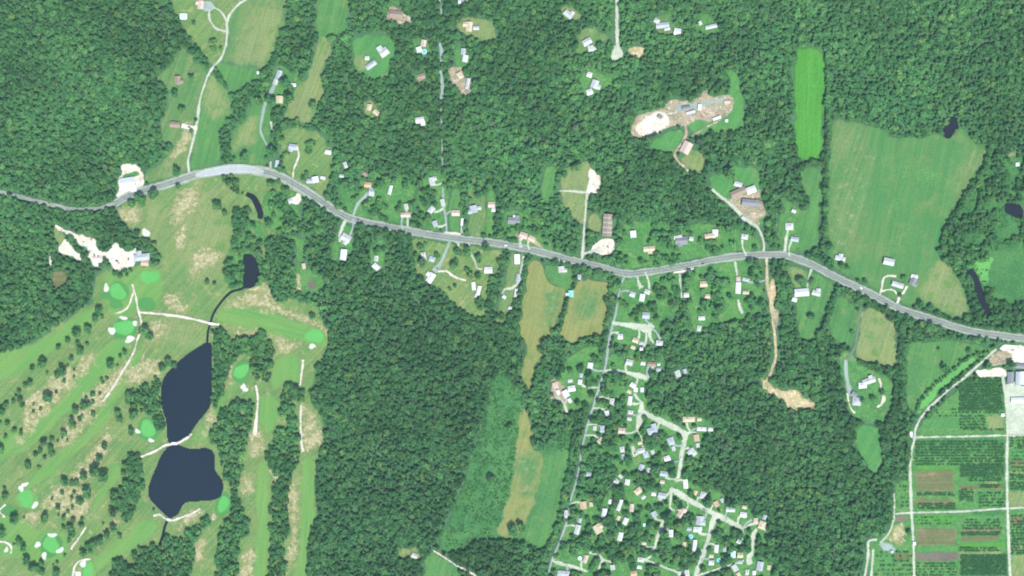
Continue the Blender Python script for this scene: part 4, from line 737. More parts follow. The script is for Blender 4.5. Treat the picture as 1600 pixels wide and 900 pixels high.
# (x, y, length along ridge, depth, rotation, roof, [wing])
HOUSES = [
 # north-west valley
 (314,8,14,9,95,'pink'),(278,126,14,9,88,'brown',(5,4,2,1)),(274,195,16,9,5,'brown'),(436,117,15,8,108,'blue'),(431,128,9,7,108,'pale'),(437,156,12,11,92,'tan'),
 (458,230,13,9,10,'blue'),(493,281,10,10,80,'white'),(484,283,9,7,5,'blue'),(454,314,8,8,60,'pale'),
 # clearings in the north wood
 (618,23,20,13,5,'brown'),(600,82,15,13,-35,'pale',(8,6,-2,1)),(580,102,19,8,-36,'grey'),(574,91,6,6,0,'white'),(662,68,11,8,100,'pink'),(655,78,9,8,75,'white'),(733,42,16,10,95,'tan',(7,5,-3,-1)),(744,44,9,6,0,'pale'),
 (724,81,10,7,95,'grey'),(727,92,11,8,100,'white'),(719,118,11,8,60,'tan'),(731,131,18,5,102,'pale'),(658,120,13,9,-15,'brown'),(656,188,14,9,-10,'white',(6,5,4,-1)),(577,168,10,7,100,'tan'),(588,176,10,7,40,'tan'),
 (888,23,16,9,40,'pale',(6,4,3,1)),(917,66,15,10,-30,'pale'),(923,76,10,9,80,'pale',(5,4,1,1)),(921,117,8,8,20,'white'),(929,132,14,11,110,'pale',(7,5,2,1)),(921,144,10,9,-20,'white'),
 (1035,40,22,9,-5,'grey'),(1042,45,9,6,-10,'pale'),(1026,33,9,7,30,'pale'),(1111,42,20,6,-12,'pale'),(1093,37,6,6,60,'white'),(721,3,10,6,0,'white'),
 # bend and middle road, north side
 (575,289,11,8,5,'orange'),(571,272,8,6,30,'brown'),(581,300,9,14,5,'grey'),(610,297,15,4.5,105,'white'),(634,336,16,7,0,'pink'),(635,323,9,6,80,'pale'),(540,258,10,5,70,'pale'),(534,275,7,5,0,'pale'),
 (675,284,14,8,80,'pale',(6,4,-4,1)),(674,328,12,8,130,'pale'),(680,350,10,7,70,'blue'),(692,317,12,6,75,'pale'),(712,333,13,9,0,'pink'),(740,327,12,11,80,'blue',(6,4,3,-1)),(768,320,11,9,0,'pink'),(803,345,20,11,5,'dark'),(818,368,13,9,20,'pink'),(831,373,12,8,30,'tan'),
 (989,366,11,9,85,'white'),(1014,389,19,8,-5,'tan',(6,4,1,-1)),(1064,376,20,13,-3,'dark'),(1117,364,11,9,95,'white'),(1109,369,18,8,-8,'tan'),(1163,370,11,8,10,'pale'),
 (1241,374,13,7,10,'blue'),(1233,354,13,11,0,'pale'),
 (1312,404,17,7,15,'pale',(6,4,0,1)),(1402,445,20,8,17,'pale'),(1426,440,13,10,-65,'dark'),(1428,432,11,6,10,'white'),
 # south side of the road
 (673,434,17,10,-58,'white',(6,4,3,1)),(662,400,12,7,80,'pale'),(675,405,9,8,20,'blue'),(763,422,13,10,0,'white'),(810,434,13,6,105,'blue'),(877,421,10,9,85,'pale',(5,4,2,1)),(905,433,8,5,95,'blue'),
 (541,372,16,12,30,'pale',(7,4,2,-1)),(588,417,12,8,40,'white'),(588,404,9,6,95,'pale'),
 (1003,465,12,8,100,'white'),(988,460,9,8,20,'pale'),(1011,456,9,7,20,'pale'),(1009,493,12,10,5,'blue'),(1072,461,8,7,0,'white'),(1099,444,12,9,-5,'tan'),(1105,463,8,7,0,'tan'),(1096,497,10,6,0,'white'),(1092,513,9,6,100,'pale'),(1153,450,19,8,93,'white'),(1153,436,7,6,90,'pink'),(1165,457,10,5,0,'tan'),(1165,437,11,5,15,'blue'),
 (1252,457,24,12,-4,'white'),(1275,458,14,8,15,'pale',(6,4,2,1)),(1347,602,13,9,-5,'white'),(1357,595,22,9,-18,'pale'),(1338,627,14,13,5,'grey'),(1334,616,9,8,30,'dark'),
 # village, west of and along the shaded road
 (922,571,9,8,100,'white'),(884,615,12,9,60,'white'),(893,607,12,9,-10,'white'),(906,597,8,6,100,'white'),(868,602,10,7,70,'pink'),(948,646,9,7,80,'white'),(956,628,12,7,95,'pale'),(941,670,11,7,95,'blue'),(938,688,10,7,-45,'tan'),(919,741,9,7,20,'blue'),(911,789,12,10,85,'orange'),(944,801,15,7,100,'white'),(902,827,16,8,105,'pale'),(884,803,13,5,95,'pale'),(934,826,15,12,60,'tan',(8,6,-2,1)),(915,873,13,6,110,'pink'),(880,896,20,9,5,'grey'),(957,886,8,7,80,'pale'),
 (969,526,8,8,0,'white'),(993,532,10,7,20,'tan'),(1030,536,11,8,10,'pale'),
 # village core
 (983,566,11,9,15,'pale'),(1018,569,14,7,5,'brown'),(1029,569,4,4,0,'white'),(1002,545,5,5,0,'white'),(1059,584,11,8,70,'pale'),(989,602,10,7,30,'white'),(993,609,7,6,90,'white'),(984,626,15,6,98,'white'),(985,644,8,6,10,'pale'),(971,673,11,9,5,'pink'),(1019,673,16,11,-15,'blue',(7,5,4,1)),(1048,689,12,10,70,'blue'),(1076,655,20,8,0,'tan'),(1096,670,15,6,3,'white'),(1088,684,11,8,80,'orange'),(1002,704,12,8,-10,'pale'),(1009,710,10,8,70,'blue'),(972,702,9,7,80,'pale'),(1042,716,10,8,-20,'white'),(1082,706,13,9,50,'pale'),
 (1002,730,10,8,110,'blue'),(1037,740,13,8,10,'blue'),(1071,756,15,7,85,'white'),(1098,774,12,9,-70,'pale'),(1119,787,9,7,60,'orange'),(1141,796,15,7,3,'pale'),(1161,804,11,8,10,'white'),(1180,813,8,6,95,'pink'),(1190,820,13,10,-70,'tan'),(1065,801,17,10,-55,'pink'),(1034,774,13,9,10,'grey'),(1022,803,9,8,60,'blue'),(1093,813,15,12,95,'grey'),(1089,827,12,8,3,'white'),(1085,852,19,5.5,97,'white'),(1048,833,12,7,95,'white'),(1119,857,13,6,95,'white'),(1156,867,9,8,0,'tan'),(1111,879,8,7,0,'white'),(1187,884,15,10,100,'blue'),(1073,895,11,7,85,'pale'),(977,814,11,7,115,'white'),(1006,848,7,6,0,'tan'),(969,838,14,7,105,'white'),(1001,874,11,7,10,'pale'),(987,793,13,6,95,'pink'),(968,789,19,5,110,'white'),(997,767,12,9,-40,'tan'),(990,896,10,8,-10,'orange'),(1148,887,11,8,60,'pale'),(1154,846,7,6,30,'pale'),(1167,894,9,5,95,'pale'),(980,753,9,7,100,'white'),(963,752,8,7,40,'pale'),
 (648,868,10,7,20,'pale'),
]
SHEDS = [  # (x, y, w, d, rot, roof, style, kind)
 (458,133,9,5,0,'white','gable','shed'),(513,238,9,6,8,'white','gable','shed'),(505,278,7,4,15,'white','gable','shed'),(404,114,4,4,0,'white','flat','shed'),(475,416,8,4.5,80,'tan','gable','shed'),(537,398,16,9,97,'white','gable','barn'),
 (740,447,12,5,85,'white','gable','shed'),(748,454,14,5,105,'white','gable','shed'),(744,461,8,3,115,'pale','gable','shed'),(808,405,15,8,88,'white','flat','mobile home'),(806,458,13,4,97,'pale','flat','mobile home'),(788,464,5,4,40,'white','gable','shed'),(797,481,5,4,0,'pale','gable','shed'),(892,459,10,7,88,'green','gable','shed'),(886,460,5,4,0,'pale','flat','shed'),
 (771,328,5,5,0,'white','gable','shed'),(749,325,5,5,0,'pale','gable','shed'),(722,347,11,3,97,'white','flat','trailer'),(805,338,6,4,0,'white','gable','shed'),(1058,50,10,10,10,'white','gable','garage'),(1059,371,12,6,-10,'white','gable','garage'),(1080,373,6,6,10,'pale','gable','garage'),(1240,330,6,4,20,'white','gable','shed'),
 (949,352,34,14,94,'brown','gable','barn'),(1072,231,18,14,-62,'pink','gable','barn'),(1153,301,24,10,-24,'brown','gable','barn'),(1173,297,14,10,-20,'white','gable','barn'),(1172,317,26,10,5,'dark','gable','barn'),(1186,318,14,8,25,'brown','gable','barn'),(1153,288,12,7,15,'pale','gable','shed'),(1162,341,7,5,40,'pale','gable','shed'),
 (1388,409,16,10,12,'pale','gable','barn'),(1241,468,7,6,20,'white','gable','shed'),(1589,245,0,0,0,'white','flat',''),
 (227,411,11,8,5,'orange','gable','shed'),(1423,679,4,9,0,'white','flat','shed'),(1566,648,5,4,0,'white','gable','shed'),(1393,862,4,3,0,'pale','flat','shed'),
 (1072,169,12,6,-10,'dark','gable','shed'),(1093,168,9,5,95,'white','flat','trailer'),(1079,176,14,4,-15,'pale','flat','trailer'),(1120,185,13,4,-20,'white','flat','trailer'),(1135,189,4,4,0,'white','flat','shed'),(1136,160,9,4,0,'tan','flat','trailer'),
 (1589,245,0,0,0,'white','flat',''),(1589,257,5,5,0,'white','hip','shed'),(1428,849,4,5,0,'white','flat','shed'),(433,256,11,4.5,100,'blue','flat','trailer'),(1031,183,6,5,30,'dark','gable','shed'),
]
for hs in HOUSES:
    x, y, w, d, rot, rf = hs[:6]; w *= .9; d *= .92
    st = 'hip' if (rf in ('pale', 'grey', 'blue', 'tan') and (x * 7 + y) % 3 == 0) else 'gable'
    wing = hs[6] if len(hs) > 6 else None
    if wing is None and w > 11 and d > 7.5 and (x + y) % 2 == 0: wing = (d * .7, 3.2, w * (.22 if x % 2 else -.22), 1 if y % 2 else -1)
    building('house', H, x, y, w, d, rot, rf, ('white', 'cream', 'grey', 'red')[(x * 3 + y) % 4], st, 3.0 + (x % 3) * .5, wing)
KINDNAME = {'shed': 'shed', 'barn': 'barn', 'garage': 'garage', 'trailer': 'trailer', 'mobile home': 'mobile_home'}
for x, y, w, d, rot, rf, st, kd in SHEDS:
    if not kd: continue
    building(KINDNAME[kd], kd, x, y, w, d, rot, rf, 'grey' if kd != 'barn' else 'red', st, 3.4 if kd != 'barn' else 4.6, ribs=(9 if (x, y) == (949, 352) else 0))
# small garages tucked beside the village houses
for hs in [h for h in HOUSES if 840 < h[0] < 1200 and h[1] > 515]:
    if (hs[0] * 5 + hs[1] * 3) % 5 > 2: continue
    for k in range(4):
        a = R(hs[4] + 90 * ((k + hs[0]) % 4)); gx = hs[0] + math.cos(a) * (hs[2] * .5 + 6.5); gy = hs[1] + math.sin(a) * (hs[2] * .5 + 6.5)
        if all(math.hypot(gx - b[1], gy - b[2]) > (b[3] + 9) / 2 for b in BLD) and not any(at(HARD, gx + dx, gy + dy) for dx, dy in ((0, 0), (2.5, 0), (-2.5, 0), (0, 2.5), (0, -2.5))):
            building('garage', 'garage', gx, gy, 6.4, 4.6, hs[4], ('white', 'pale', 'blue', 'tan')[int(gx + gy) % 4], 'white', 'gable', 2.6); break
# the roadside hall, the clubhouse and the nursery buildings
building('roadside_hall', 'hall', 200, 286, 22, 16, -8, 'white', 'white', 'gable', 4.2, (9, 7, 8, -1))
building('clubhouse', 'clubhouse', 222, 402, 24, 10, -6, 'grey', 'cream', 'hip', 4.0, (8, 5, -4, 1))
building('nursery_shed', 'shed', 1578, 590, 17, 9, 92, 'dark', 'grey', 'gable', 4.0)
for k in range(3): building('greenhouse', 'greenhouse', 1590 + k * 8, 591 - k * .4, 20, 7, 92, 'white' if k % 2 else 'blue', 'grey', 'gable', 3.2)
building('greenhouse', 'greenhouse', 1598, 625, 38, 8, -1, 'white', 'white', 'gable', 3.2)
building('greenhouse', 'greenhouse', 1602, 572, 34, 7, 2, 'dark', 'grey', 'gable', 3.2)

# labels: look + where + place in a row that one can count
REGION = [('in the north-western valley', lambda x, y: x < 530 and y < 320), ('in the woods north of the road', lambda x, y: y < 205 and x < 985 and x >= 530), ('in the north-eastern woods', lambda x, y: x >= 985 and y < 150),
 ('in the contractor yard', lambda x, y: 985 <= x < 1150 and 150 <= y < 250), ('on the brown-barn farm', lambda x, y: 1140 <= x < 1200 and 250 <= y < 350), ('along the road below the western bend', lambda x, y: x < 660 and y >= 205),
 ('north of the middle road', lambda x, y: 640 <= x < 970 and y < 380), ('north of the road crest', lambda x, y: 970 <= x < 1260 and y < 400), ('by the broad pasture', lambda x, y: x >= 1260 and y < 470),
 ('south of the middle road', lambda x, y: x < 940 and y < 500), ('in the gardens south of the road crest', lambda x, y: 940 <= x < 1200 and y < 515), ('by the estate paddocks', lambda x, y: 1200 <= x < 1400 and y < 700), ('at the plant nursery', lambda x, y: x >= 1360),
 ('along the shaded village road', lambda x, y: x < 960 and y >= 500), ('in the northern village', lambda x, y: y < 720), ('in the southern village', lambda x, y: True)]
def region(x, y):
    for n, f in REGION:
        if f(x, y): return n
def nth(i): return '%d%s' % (i, 'th' if 10 <= i % 100 <= 20 else {1: 'st', 2: 'nd', 3: 'rd'}.get(i % 10, 'th'))
rows = {}
for b in BLD: rows.setdefault((b[0].name.split('.')[0], b[6], region(b[1], b[2])), []).append(b)
CN = dict(pale='pale grey', grey='mid grey', dark='dark grey', blue='blue-grey', white='white', tan='tan', pink='pinkish', orange='orange', brown='brown', green='teal green')
for (nm, rf, rg), L in rows.items():
    L.sort(key=lambda b: b[1])
    for i, b in enumerate(L):
        size = 'small ' if b[3] < 9 else 'long ' if b[3] > 16 else ''
        lab = '%s%s-roofed %s %s' % (size, CN[rf], nm.replace('_', ' '), rg)
        if len(L) > 1: lab += '; %s from the west' % nth(i + 1)
        tag(b[0], lab, b[7], {'house': 'houses', 'shed': 'sheds', 'barn': 'barns', 'greenhouse': 'greenhouses', 'trailer': 'parked trailers', 'mobile_home': 'mobile homes', 'garage': 'garages'}.get(nm))

# short drives from each garden house to its street
STREETS = [catmull(q[3], 4.0) for q in ROADS if q[0] in ('village_road', 'dirt_lane') or 'north lane joining' in q[1]] + [catmull(MAIN, 4.0)]
for b in BLD:
    if b[7] != 'house' or region(b[1], b[2]) not in ('along the shaded village road', 'in the northern village', 'in the southern village', 'in the gardens south of the road crest', 'north of the middle road', 'north of the road crest', 'along the road below the western bend'): continue
    best = min((math.hypot(p[0] - b[1], p[1] - b[2]), p) for L in STREETS for p in L)
    if not 9 < best[0] < 34: continue
    px, py = best[1]; dx, dy = (b[1] - px) / best[0], (b[2] - py) / best[0]; side = 1 if (b[1] + b[2]) % 2 > 1 else -1
    e = (b[1] - dx * 4 - dy * 4 * side, b[2] - dy * 4 + dx * 4 * side); m_ = ((px + e[0]) / 2 - dy * 2 * side, (py + e[1]) / 2 + dx * 2 * side)
    road('driveway', 'short drive to the ' + b[0]['label'], ('gravel', 'paving', 'gravel')[int(b[1]) % 3], [(px, py), m_, e], [2.4, 2.6, 4.2], f=.7, margin=.2, wob=.25)

# pools: a rim and water
def pool(x, y, r, m, lab, sq=None):
    X, Y = W((x, y)); root = empty('swimming_pool', (X, Y, Z[0]), 0)
    bm = bmesh.new(); n = 20
    rx, ry = (r, r) if sq is None else sq
    ring = lambda k, z: [bm.verts.new((k * rx * math.cos(t) if sq is None else k * rx * max(-1, min(1, 1.35 * math.cos(t))), k * ry * math.sin(t) if sq is None else k * ry * max(-1, min(1, 1.35 * math.sin(t))), z)) for t in [i / n * 6.28319 for i in range(n)]]
    a, b2, c, d = ring(1.12, 0), ring(1.12, 1.0 if sq is None else .12), ring(1.0, 1.0 if sq is None else .12), ring(1.0, 0)
    for q, p in ((a, b2), (b2, c), (c, d)):
        for i in range(n): bm.faces.new((q[i], q[(i + 1) % n], p[(i + 1) % n], p[i]))
    me = bpy.data.meshes.new('rim'); bm.to_mesh(me); bm.free(); link('rim', me, root, M['whitepaint'])
    bm = bmesh.new(); v = [bm.verts.new((.99 * rx * math.cos(t) if sq is None else .99 * rx * max(-1, min(1, 1.35 * math.cos(t))), .99 * ry * math.sin(t) if sq is None else .99 * ry * max(-1, min(1, 1.35 * math.sin(t))), .85 if sq is None else .06)) for t in [i / n * 6.28319 for i in range(n)]]
    bm.faces.new(v); me = bpy.data.meshes.new('water'); bm.to_mesh(me); bm.free(); link('water', me, root, M[m])
    tag(root, lab, 'pool'); raster(HARD, ellipse(x, y, r + 1, r + 1, 0, 12, 0), 2)
pool(663, 81, 3.6, 'poolblue', 'round blue pool beside the white house in the north wood')
pool(1079, 838, 3.2, 'poolblue', 'round blue pool beside the white village bungalow')
pool(1123, 875, 2.9, 'poolblue', 'small deep-blue pool near the south edge of the village')
pool(906, 872, 2.8, 'poolcyan', 'small cyan pool by the pink-roofed house')
pool(1145, 866, 4, 'poolcyan', 'oblong cyan pool in the eastern village', (3.4, 4.8))
pool(1093, 826, 3, 'poolcyan', 'turquoise pool against the white village roof', (3.2, 2.6))
pool(287, 26, 4, 'poolcyan', 'cyan pool of the homestead at the forest edge', (5, 4))
pool(1007, 820, 2.4, 'poolcyan', 'tiny cyan pool in the southern village')

# the little bridges on the cart paths
def bridge(x, y, rot, lab, n=9, wdt=4.2):
    X, Y = W((x, y)); root = empty('footbridge', (X, Y, Z[0] + .05), -R(rot)); me = unit_mesh('plank', .95, wdt, .12, M['plank'])
    for k in range(n):
        o = link('plank', me, root); o.location = ((k - n / 2 + .5) * 1.02, 0, .3 + .004 * (k % 2))
    for s in (-1, 1):
        o = link('rail', unit_mesh('rail', n * 1.05, .14, .9, M['plank']), root); o.location = (0, s * (wdt / 2 + .1), .3)
    tag(root, lab, 'bridge')
bridge(273, 693, 0, 'small plank bridge at the dam between the two ponds'); bridge(331, 506, 8, 'plank bridge carrying the cart path over the creek'); bridge(264, 812, 20, 'plank bridge at the outlet of the lower pond', 6)

# cars
def car_parts(col):
    mt = flat_mat('car_paint', col, .35, .5, .03)
    bm = bmesh.new()
    prof = [(-2.2,.35),(2.2,.35),(2.25,.75),(1.35,.92),(-2.0,.98),(-2.25,.8)]
    def prism(pts, hw, hw2=None):
        V = [(x, -hw, z) for x, z in pts] + [(x, hw, z) for x, z in pts]; n = len(pts)
        F = [tuple(range(n)), tuple(range(2*n-1, n-1, -1))] + [(i, n+i, n+(i+1)%n, (i+1)%n) for i in range(n)]
        return V, F
    b = pyd('body', *prism(prof, .9)); b.materials.append(mt)
    c = pyd('cabin', *prism([(-1.7,.96),(1.0,.93),(.45,1.45),(-1.3,1.48)], .74)); c.materials.append(M['glass'])
    t = pyd('car_roof', *prism([(-1.28,1.485),(.42,1.455),(.40,1.52),(-1.25,1.55)], .72)); t.materials.append(mt)
    return b, c, t
def wheel_mesh():
    n = 12; V = [(.33*math.cos(i/n*6.2832), y, .33*math.sin(i/n*6.2832)) for y in (-.1, .1) for i in range(n)]
    F = [tuple(range(n-1, -1, -1)), tuple(range(n, 2*n))] + [(i, (i+1)%n, n+(i+1)%n, n+i) for i in range(n)]
    me = pyd('wheel', V, F); me.materials.append(M['rubber']); return me
WH = wheel_mesh(); CARC = {k: car_parts(c) for k, c in dict(white=(.75,.75,.74), silver=(.45,.46,.48), dark=(.05,.055,.065), red=(.35,.05,.04), blue=(.08,.13,.28)).items()}
CARS = [(131,379,20,'silver','in the upper arm of the white car park'),(143,374,80,'red','near the north rim of the white car park'),(148,399,75,'dark','in the middle of the white car park'),(154,401,75,'blue','in the middle of the white car park'),(183,408,5,'dark','parked at the clubhouse court'),(186,412,5,'silver','parked at the clubhouse court'),(201,405,90,'dark','beside the clubhouse court trees'),
 (790,383.6,9,'white','driving on the middle of the main road'),(812,384.6,10,'silver','driving close behind the white car on the road'),(1098,412,-9,'dark','driving over the road crest'),(560,343,15,'dark','driving on the road below the bend'),(1345,450,25,'white','driving past the broad pasture'),(296,199,5,'dark','on the wide white bungalow drive'),(684,420,60,'dark','on the grey drive of the white house'),(1064,716,95,'silver','parked on the curving village street'),(1100,796,30,'dark','on the south-eastern village street'),(950,386,60,'dark','on the white lot below the brown barn'),(1583,548,10,'silver','on the white concrete yard')]
for x, y, rot, ck, where in CARS:
    X, Y = W((x, y)); root = empty('car', (X, Y, Z[0] + .02), -R(rot))
    for nm, me in zip(('body', 'cabin', 'car_roof'), CARC[ck]): link(nm, me, root)
    for sx in (-1.35, 1.35):
        for sy in (-.85, .85): o = link('wheel', WH, root); o.location = (sx, sy, .33)
    tag(root, '%s car %s' % (ck, where), 'car', 'cars')

# ================================================================== TREES
def crown_mesh(seed, n=330, flat=.78, bush=False, leaf=None):
    """Leaf sprays on the shells of a dozen overlapping boughs; radius about 1, base of crown at z .55, top about 2.1 (unit = crown radius)."""
    r = random.Random(seed); V, F = [], []
    lobes = []
    z0 = .55 if bush else 1.25
    for k in range(15 if not bush else 7):
        a = r.random() * 6.283; q = math.sqrt(r.random()) * .64; zz = z0 + (r.random() - .35) * .75 * (1 - q * .55)
        lobes.append((q * math.cos(a), q * math.sin(a), zz, r.uniform(.30, .52)))
    lobes.append((0, 0, z0 + .25, .55))
    for _ in range(n):
        lx, ly, lz, lr = r.choice(lobes)
        u = r.uniform(-.45, 1); t = r.random() * 6.283; s = math.sqrt(max(0, 1 - u * u)); d = Vector((s * math.cos(t), s * math.sin(t), u))
        p = Vector((lx, ly, lz)) + d * lr * r.uniform(.72, 1.08)
        nrm = (d + Vector((r.gauss(0, .33), r.gauss(0, .33), r.gauss(0, .33)))).normalized()
        q = nrm.to_track_quat('Z', 'Y'); sp = r.random() * 6.283; sz = r.uniform(.11, .23) if leaf is None else leaf
        b = len(V)
        for k in range(5):
            aa = sp + k * 6.283 / 5 + r.uniform(-.3, .3); rr = sz * r.uniform(.65, 1.25)
            V.append(tuple(p + q @ Vector((rr * math.cos(aa), rr * math.sin(aa), -rr * .25 * r.random()))))
        F.append((b, b+1, b+2, b+3, b+4))
    me = pyd('crown', V, F); return me
def trunk_mesh(seed):
    r = random.Random(seed); V, F = [], []
    def limb(p0, p1, r0, r1, n=6):
        d = (p1 - p0).normalized(); q = d.to_track_quat('Z', 'Y'); b = len(V)
        for p, rr in ((p0, r0), (p1, r1)):
            for k in range(n): V.append(tuple(p + q @ Vector((rr * math.cos(k / n * 6.2832), rr * math.sin(k / n * 6.2832), 0))))
        for k in range(n): F.append((b + k, b + (k + 1) % n, b + n + (k + 1) % n, b + n + k))
    top = Vector((r.uniform(-.06, .06), r.uniform(-.06, .06), .85)); limb(Vector((0, 0, -.05)), top, .085, .055)
    limb(top, top + Vector((.05, 0, .55)), .05, .015)
    for k in range(4):
        a = k * 1.57 + r.random(); limb(top - Vector((0, 0, .1 * k)), top + Vector((.5 * math.cos(a), .5 * math.sin(a), .3 + r.random() * .2)), .035, .010)
    return pyd('trunk', V, F)
NV = 8
CROWN = [crown_mesh(100 + i) for i in range(NV)]; TRUNK = [trunk_mesh(200 + i) for i in range(NV)]
for c in CROWN: c.materials.append(M['leaf'])
for t in TRUNK: t.materials.append(M['bark'])
BUSH = [crown_mesh(300 + i, 90, bush=True) for i in range(4)]
for c in BUSH: c.materials.append(M['shrubleaf'])

# lone trees: x, y, crown radius
GOLF = [(68,567,7),(52,575,4),(127,548,6.5),(112,560,4),(93,544,4),(100,580,7),(91,586,5),(75,583,2.5),(101,595,3),(116,588,2),(117,578,2),(107,571,2),(41,602,4),(48,598,4.5),(31,612,3.5),(26,620,3.5),(22,628,3.5),(12,634,5),(5,644,6.5),(33,625,4.5),(36,634,4),(53,632,2.5),(64,639,2.5),(77,621,7.5),(89,613,2.5),(53,643,2.5),(13,663,4),(24,673,4),(35,676,4),(10,682,3),(2,702,7),(1,661,3),(175,569,6.5),(196,551,4),(189,557,3),(160,593,2.5),(168,591,3),(161,598,3),(146,616,4),(135,622,3),(157,615,2.5),(132,635,6),(140,632,4),(146,629,3),(120,642,5.5),(147,647,4),(129,650,2.5),(125,656,3.5),(113,656,4),(115,664,6),(102,676,5),(106,688,2),(98,684,2),(82,687,4),(70,692,6),(80,700,4.5),(82,709,5),(64,705,4),(57,710,4),(71,715,3),(91,689,2),(165,698,5),(157,716,5.5),(185,645,5),(188,655,5),(210,648,7),(206,675,5.5),(255,575,6),(266,566,6),(273,571,5),(184,571,2),
 (47,727,5.5),(62,730,3),(10,775,5.5),(8,763,3),(103,753,6),(133,744,6),(150,735,8),(164,744,8),(115,755,4),(122,754,4.5),(98,769,3.5),(117,770,3),(113,778,3),(82,779,2.5),(138,771,8),(127,783,6),(92,792,4),(114,793,3),(107,800,3),(101,809,4),(92,805,2),(116,812,4),(129,811,3),(128,820,4),(100,823,3.5),(111,825,5.5),(112,834,6),(109,845,3.5),(71,810,7),(25,811,7),(38,809,2),(4,832,7),(32,847,6),(38,856,5),(22,850,2),(43,876,6),(52,886,6),(60,889,5),(67,880,4.5),(67,893,5),(90,896,6),(90,878,2.5),(84,883,2),(102,868,2.5),(132,864,5.5),(162,818,2),(180,772,6),(178,783,5),(195,740,4.5),(178,800,6.5),
 (157,485,6),(151,498,5.5),(161,495,3),(139,512,5.5),(141,519,3),(122,521,7),(107,532,4.5),(122,536,3),(137,538,3),(228,517,8),(236,524,6),(207,387,4.5),(138,853,5),(147,851,6),(157,845,6.5),(169,836,5.5),(178,826,5.5),(188,838,4),(143,862,4)]
PARK = [(278,269,7),(279,292,4.5),(242,304,8),(207,319,6.5),(220,310,8),(224,317,7),(341,322,7.5),(352,334,4.5),(382,246,7.5),(427,238,8),(425,288,6),(436,284,4),(447,298,6),(421,350,7),(405,396,7),(325,441,4),(336,443,3),(488,495,5),(366,248,3),(417,248,3.5),(452,155,8.5),(424,158,8),(405,160,7),(445,130,8),(455,140,6),(489,165,6.5),(333,67,6),(334,77,5),(346,76,3),(304,37,3.5),(273,147,6),(300,122,5),(285,173,6),(299,205,3.5),(307,188,3)]
EDGE = [(1294,213,7),(1291,230,5),(1292,273,6),(1289,298,7.5),(1288,325,7),(1289,350,5),(1289,370,4),(1295,386,7),(1285,388,6),(1297,408,6),(1545,236,6),(1541,248,5),(1536,268,6),(1526,288,6),(1518,299,6),(1509,313,6),(1501,325,6),(1491,344,6),(1483,355,5.5),(1476,364,5.5),(1471,378,5),(1467,392,5),(1315,415,6),(1322,418,5),(1350,440,4.5),(1411,435,5),(1405,462,4),(1437,476,6),(1452,480,6),(1267,495,6),(1250,440,8.5),(1268,440,6),(1340,484,3.5),(1332,519,4),(1524,594,4),(1473,571,5),(1475,575,6),(1579,570,7),(1378,613,5),(1363,622,5.5),(1347,626,4.5),(1466,545,3),(1513,548,5),
 (797,668,7),(766,746,7),(803,828,9),(814,824,8),(838,694,9),(846,696,8),(833,687,5),(1123,522,0),(1141,273,10),(1136,268,7),(1164,272,0),(1110,262,8),(882,273,6),(900,261,9),(746,307,6),(1108,438,6),(1121,440,6.5),(1139,464,5),(1127,472,6),(657,388,6),(660,412,8),(709,416,7),(684,399,5),(713,392,6),(731,396,7),(760,386,7),(748,402,6),(735,431,6),(748,432,6),(665,380,3),(711,447,3.5),(703,452,3.5),(802,376,5),(1487,452,0)]
LONE = [t for t in GOLF if t[2]] ; PARKT = [t for t in PARK if t[2]]; EDGET = [t for t in EDGE if t[2]]

